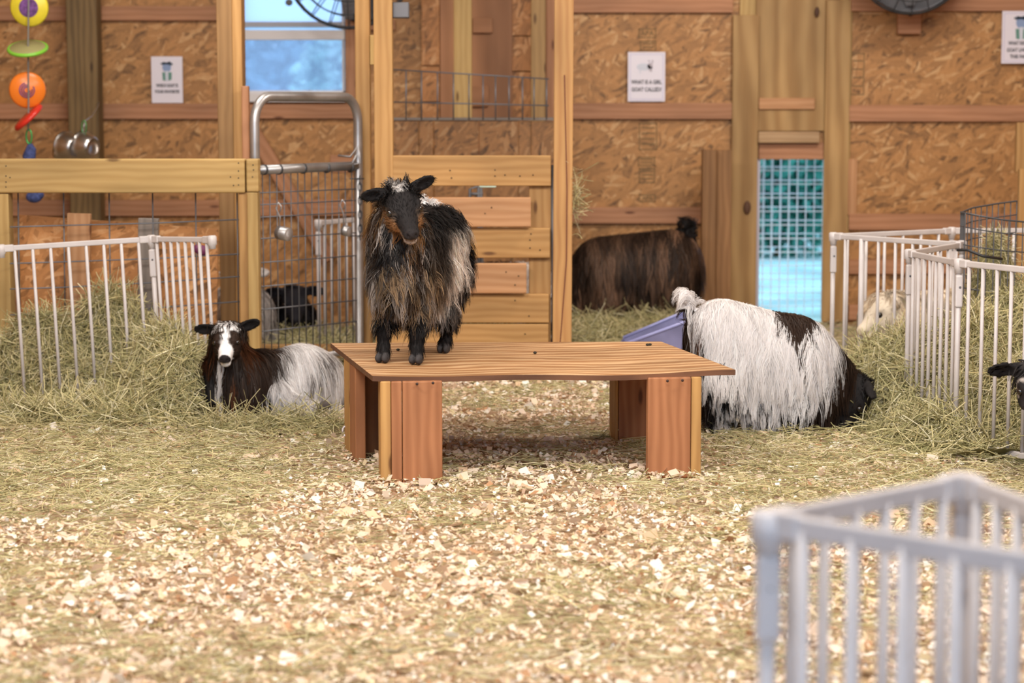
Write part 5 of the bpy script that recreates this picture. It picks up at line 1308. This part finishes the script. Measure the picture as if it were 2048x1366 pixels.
def pile(label, lst, x0, x1, y0, y1, N, seed, Lr=(.09, .26), rad=.0012, pitch=.45, tint=(1, 1, 1)):
    rng = np.random.default_rng(seed); hf = gauss(lst); x = rng.uniform(x0, x1, N * 4); y = rng.uniform(y0, y1, N * 4); z = hf(x, y); k = rng.random(len(x)) < np.clip(z / .10, 0, 1); x, y, z = x[k][:N], y[k][:N], z[k][:N]
    e = .02; gx_ = (hf(x + e, y) - hf(x - e, y)) / (2 * e); gy_ = (hf(x, y + e) - hf(x, y - e)) / (2 * e)
    az = rng.uniform(0, 2 * math.pi, len(x)); slope = np.arctan(np.cos(az) * gx_ + np.sin(az) * gy_)
    pt = slope * .8 + rng.normal(size=len(x)) * pitch; L = rng.uniform(*Lr, len(x))
    z = z + rng.uniform(-.02, .018, len(x)) + .2 * np.abs(np.sin(pt - slope)) * L
    return hay_obj('hay_pile', label, np.stack([x, y, z], -1), az, pt, L, rng, rad, mound=mound_mesh(hf, x0, x1, y0, y1), tint=tint, bend=.5)
xa = lambda px, Y: px2x(px, Y)
pile('big loose heap of hay inside the left white pen', [(.42, xa(215, 9.45), 9.46, .30, .15), (.36, xa(90, 9.4), 9.38, .30, .16), (.30, xa(330, 9.2), 9.18, .22, .25), (.24, xa(380, 9.0), 9.0, .16, .28), (.25, xa(352, 8.72), 8.75, .12, .16), (.05, xa(200, 8.7), 8.65, .6, .25)], xa(-20, 9.4), xa(402, 8.9), 8.4, 9.5, 8500, 31, rad=.0016)
pile('thin drift of hay along the front of the resting goat', [(.042, xa(540, 8.4), 8.36, .42, .08)], xa(380, 8.4), xa(680, 8.4), 8.22, 8.55, 1100, 37, rad=.0013)
pile('big loose heap of hay in and around the right pen', [(.36, xa(1830, 8.75), 8.75, .26, .32), (.31, xa(1765, 8.85), 8.9, .20, .18), (.40, xa(1985, 8.5), 8.45, .34, .42), (.45, xa(2070, 8.8), 8.8, .3, .4), (.34, xa(2030, 8.1), 8.05, .22, .22), (.14, xa(1905, 8.0), 7.95, .18, .25), (.10, xa(2030, 7.5), 7.5, .30, .16)], xa(1705, 8.6), 2.35, 7.6, 9.7, 9500, 32, rad=.0017)
pile('hay bedding under the brown goat by the back wall', [(.13, xa(1270, 11.9), 11.95, .75, .75), (.10, xa(1200, 11), 11.2, .45, .5)], xa(1120, 11.5), xa(1430, 11.5), 10.55, 12.7, 4200, 33, rad=.0017, pitch=.3)
pile('hay bedding round the black goat behind the metal gate', [(.10, xa(600, 10.9), 10.95, .4, .45)], xa(500, 10.8), xa(740, 10.8), 10.4, 11.6, 1800, 34, rad=.0016, pitch=.3)
pile('hay filling the wire cage', [(.62, cx_, cy_, .17, .17)], cx_ - .17, cx_ + .17, cy_ - .17, cy_ + .17, 1500, 35, Lr=(.06, .15), pitch=.7)
pile('hay heap behind the slat gate', [(.40, xa(960, 10.7), 10.55, .22, .1)], xa(900, 10.6), xa(1020, 10.6), 10.4, 10.7, 500, 36, rad=.0016)
rng = np.random.default_rng(39); n_ = 70; c = W(1153, 395, 9.93); P0 = c + rng.normal(size=(n_, 3)) * np.array([.012, .02, .07]); P0[:, 0] = np.maximum(P0[:, 0], c[0] - .004)
hay_obj('hay_wisp', 'wisps of hay stuck to the right side of the tall cracked post', P0, rng.uniform(-1.2, 1.2, n_), rng.normal(size=n_) * .8, rng.uniform(.05, .17, n_), rng, .0012, bend=.8)
# carpet of hay and shavings
rng = np.random.default_rng(41)
def hay_density(x, y):
    p = np.stack([x, y, 0 * x], -1); n_ = vnoise(p, 2.6, 11) * .6 + vnoise(p, 7, 12) * .4
    px = CX + x * F / y
    band = sstep(7.0, 7.6, y)
    side = np.maximum(sstep(760, 420, px), sstep(1330, 1500, px))
    base_ = .12 + .62 * sstep(.44, .60, n_)
    mid = sstep(6.4, 7.2, y + .8 * (side - .5)) * side
    return np.clip(np.maximum(base_ * (.75 + .25 * band), mid * (.75 + .4 * n_)), 0, 1)
def field(N, y0, y1, dens, rng):
    u = rng.random(N * 5); y = np.sqrt(y0 ** 2 + u * (y1 ** 2 - y0 ** 2)) if False else y0 + u * (y1 - y0); x = rng.uniform(-1, 1, N * 5) * np.minimum(y * .262 + .45, 3.6)
    k = rng.random(N * 5) < dens(x, y) * (y / y1); return x[k][:N], y[k][:N]
def on_legs(x, y): return np.zeros_like(x, bool)
x, y = field(37000, 4.0, 10.4, hay_density, rng); N = len(x); L = rng.uniform(.04, .17, N)
den = hay_density(x, y); z = H(x, y) + .006 + rng.random(N) ** 2 * .030 * den
hay_obj('hay_bedding', 'loose strewn hay covering the barn floor', np.stack([x, y, z], -1), rng.uniform(0, 6.283, N), rng.normal(size=N) * .15, L, rng, .00125, K=4, bend=.5)
x, y = field(62000, 4.0, 10.2, lambda x, y: 1.0 - .75 * hay_density(x, y), rng); N = len(x)
z = H(x, y) + .002 + rng.random(N) * .012
Nb = 6000; yb = rng.uniform(9.8, 12.6, Nb); xb_ = rng.uniform(-3.5, 3.5, Nb); hay_obj('hay_bedding', 'thin scatter of hay on the floor towards the back wall', np.stack([xb_, yb, H(xb_, yb) + .006 + rng.random(Nb) * .012], -1), rng.uniform(0, 6.283, Nb), rng.normal(size=Nb) * .12, rng.uniform(.06, .2, Nb), rng, .002, K=4, bend=.5)
az = rng.uniform(0, 6.283, N); l = rng.uniform(.007, .022, N) * (1 + 1.2 * (rng.random(N) < .08)); w_ = l * rng.uniform(.35, .9, N); tl = rng.normal(size=N) * .45; tr = rng.normal(size=N) * .35
dx_ = np.stack([np.cos(az) * np.cos(tl), np.sin(az) * np.cos(tl), np.sin(tl)], -1); s0 = np.stack([-np.sin(az), np.cos(az), 0 * az], -1); nz = np.cross(dx_, s0); dy_ = s0 * np.cos(tr)[:, None] + nz * np.sin(tr)[:, None]; nz = np.cross(dx_, dy_)
P0 = np.stack([x, y, z], -1); cu = rng.uniform(.0, .5, N)
rows = []
for a, hgt in ((-1, 1), (0, 0), (1, 1)):
    for s in (-1, 1): rows.append(P0 + dx_ * (l * a)[:, None] * .5 + dy_ * (w_ * s)[:, None] * .5 + nz * (l * cu * hgt)[:, None] * .5)
v = np.stack(rows, 1).reshape(-1, 3); b0 = np.arange(N)[:, None] * 6
q = np.concatenate([b0 + np.array([[0, 1, 3, 2]]), b0 + np.array([[2, 3, 5, 4]])])
pal = np.array([[.72, .56, .42], [.78, .65, .53], [.64, .46, .30], [.84, .78, .70], [.46, .26, .14], [.68, .57, .37]]); cc = pal[rng.choice(6, N, p=[.28, .26, .16, .14, .06, .10])] * (.85 + .3 * rng.random((N, 1)))
tag(np_obj('wood_shavings', v, q, np.repeat(np.clip(cc, 0, .85), 6, 0), SHAV, smooth=False), 'pale wood shavings strewn over the barn floor', 'shavings', None, 'stuff')
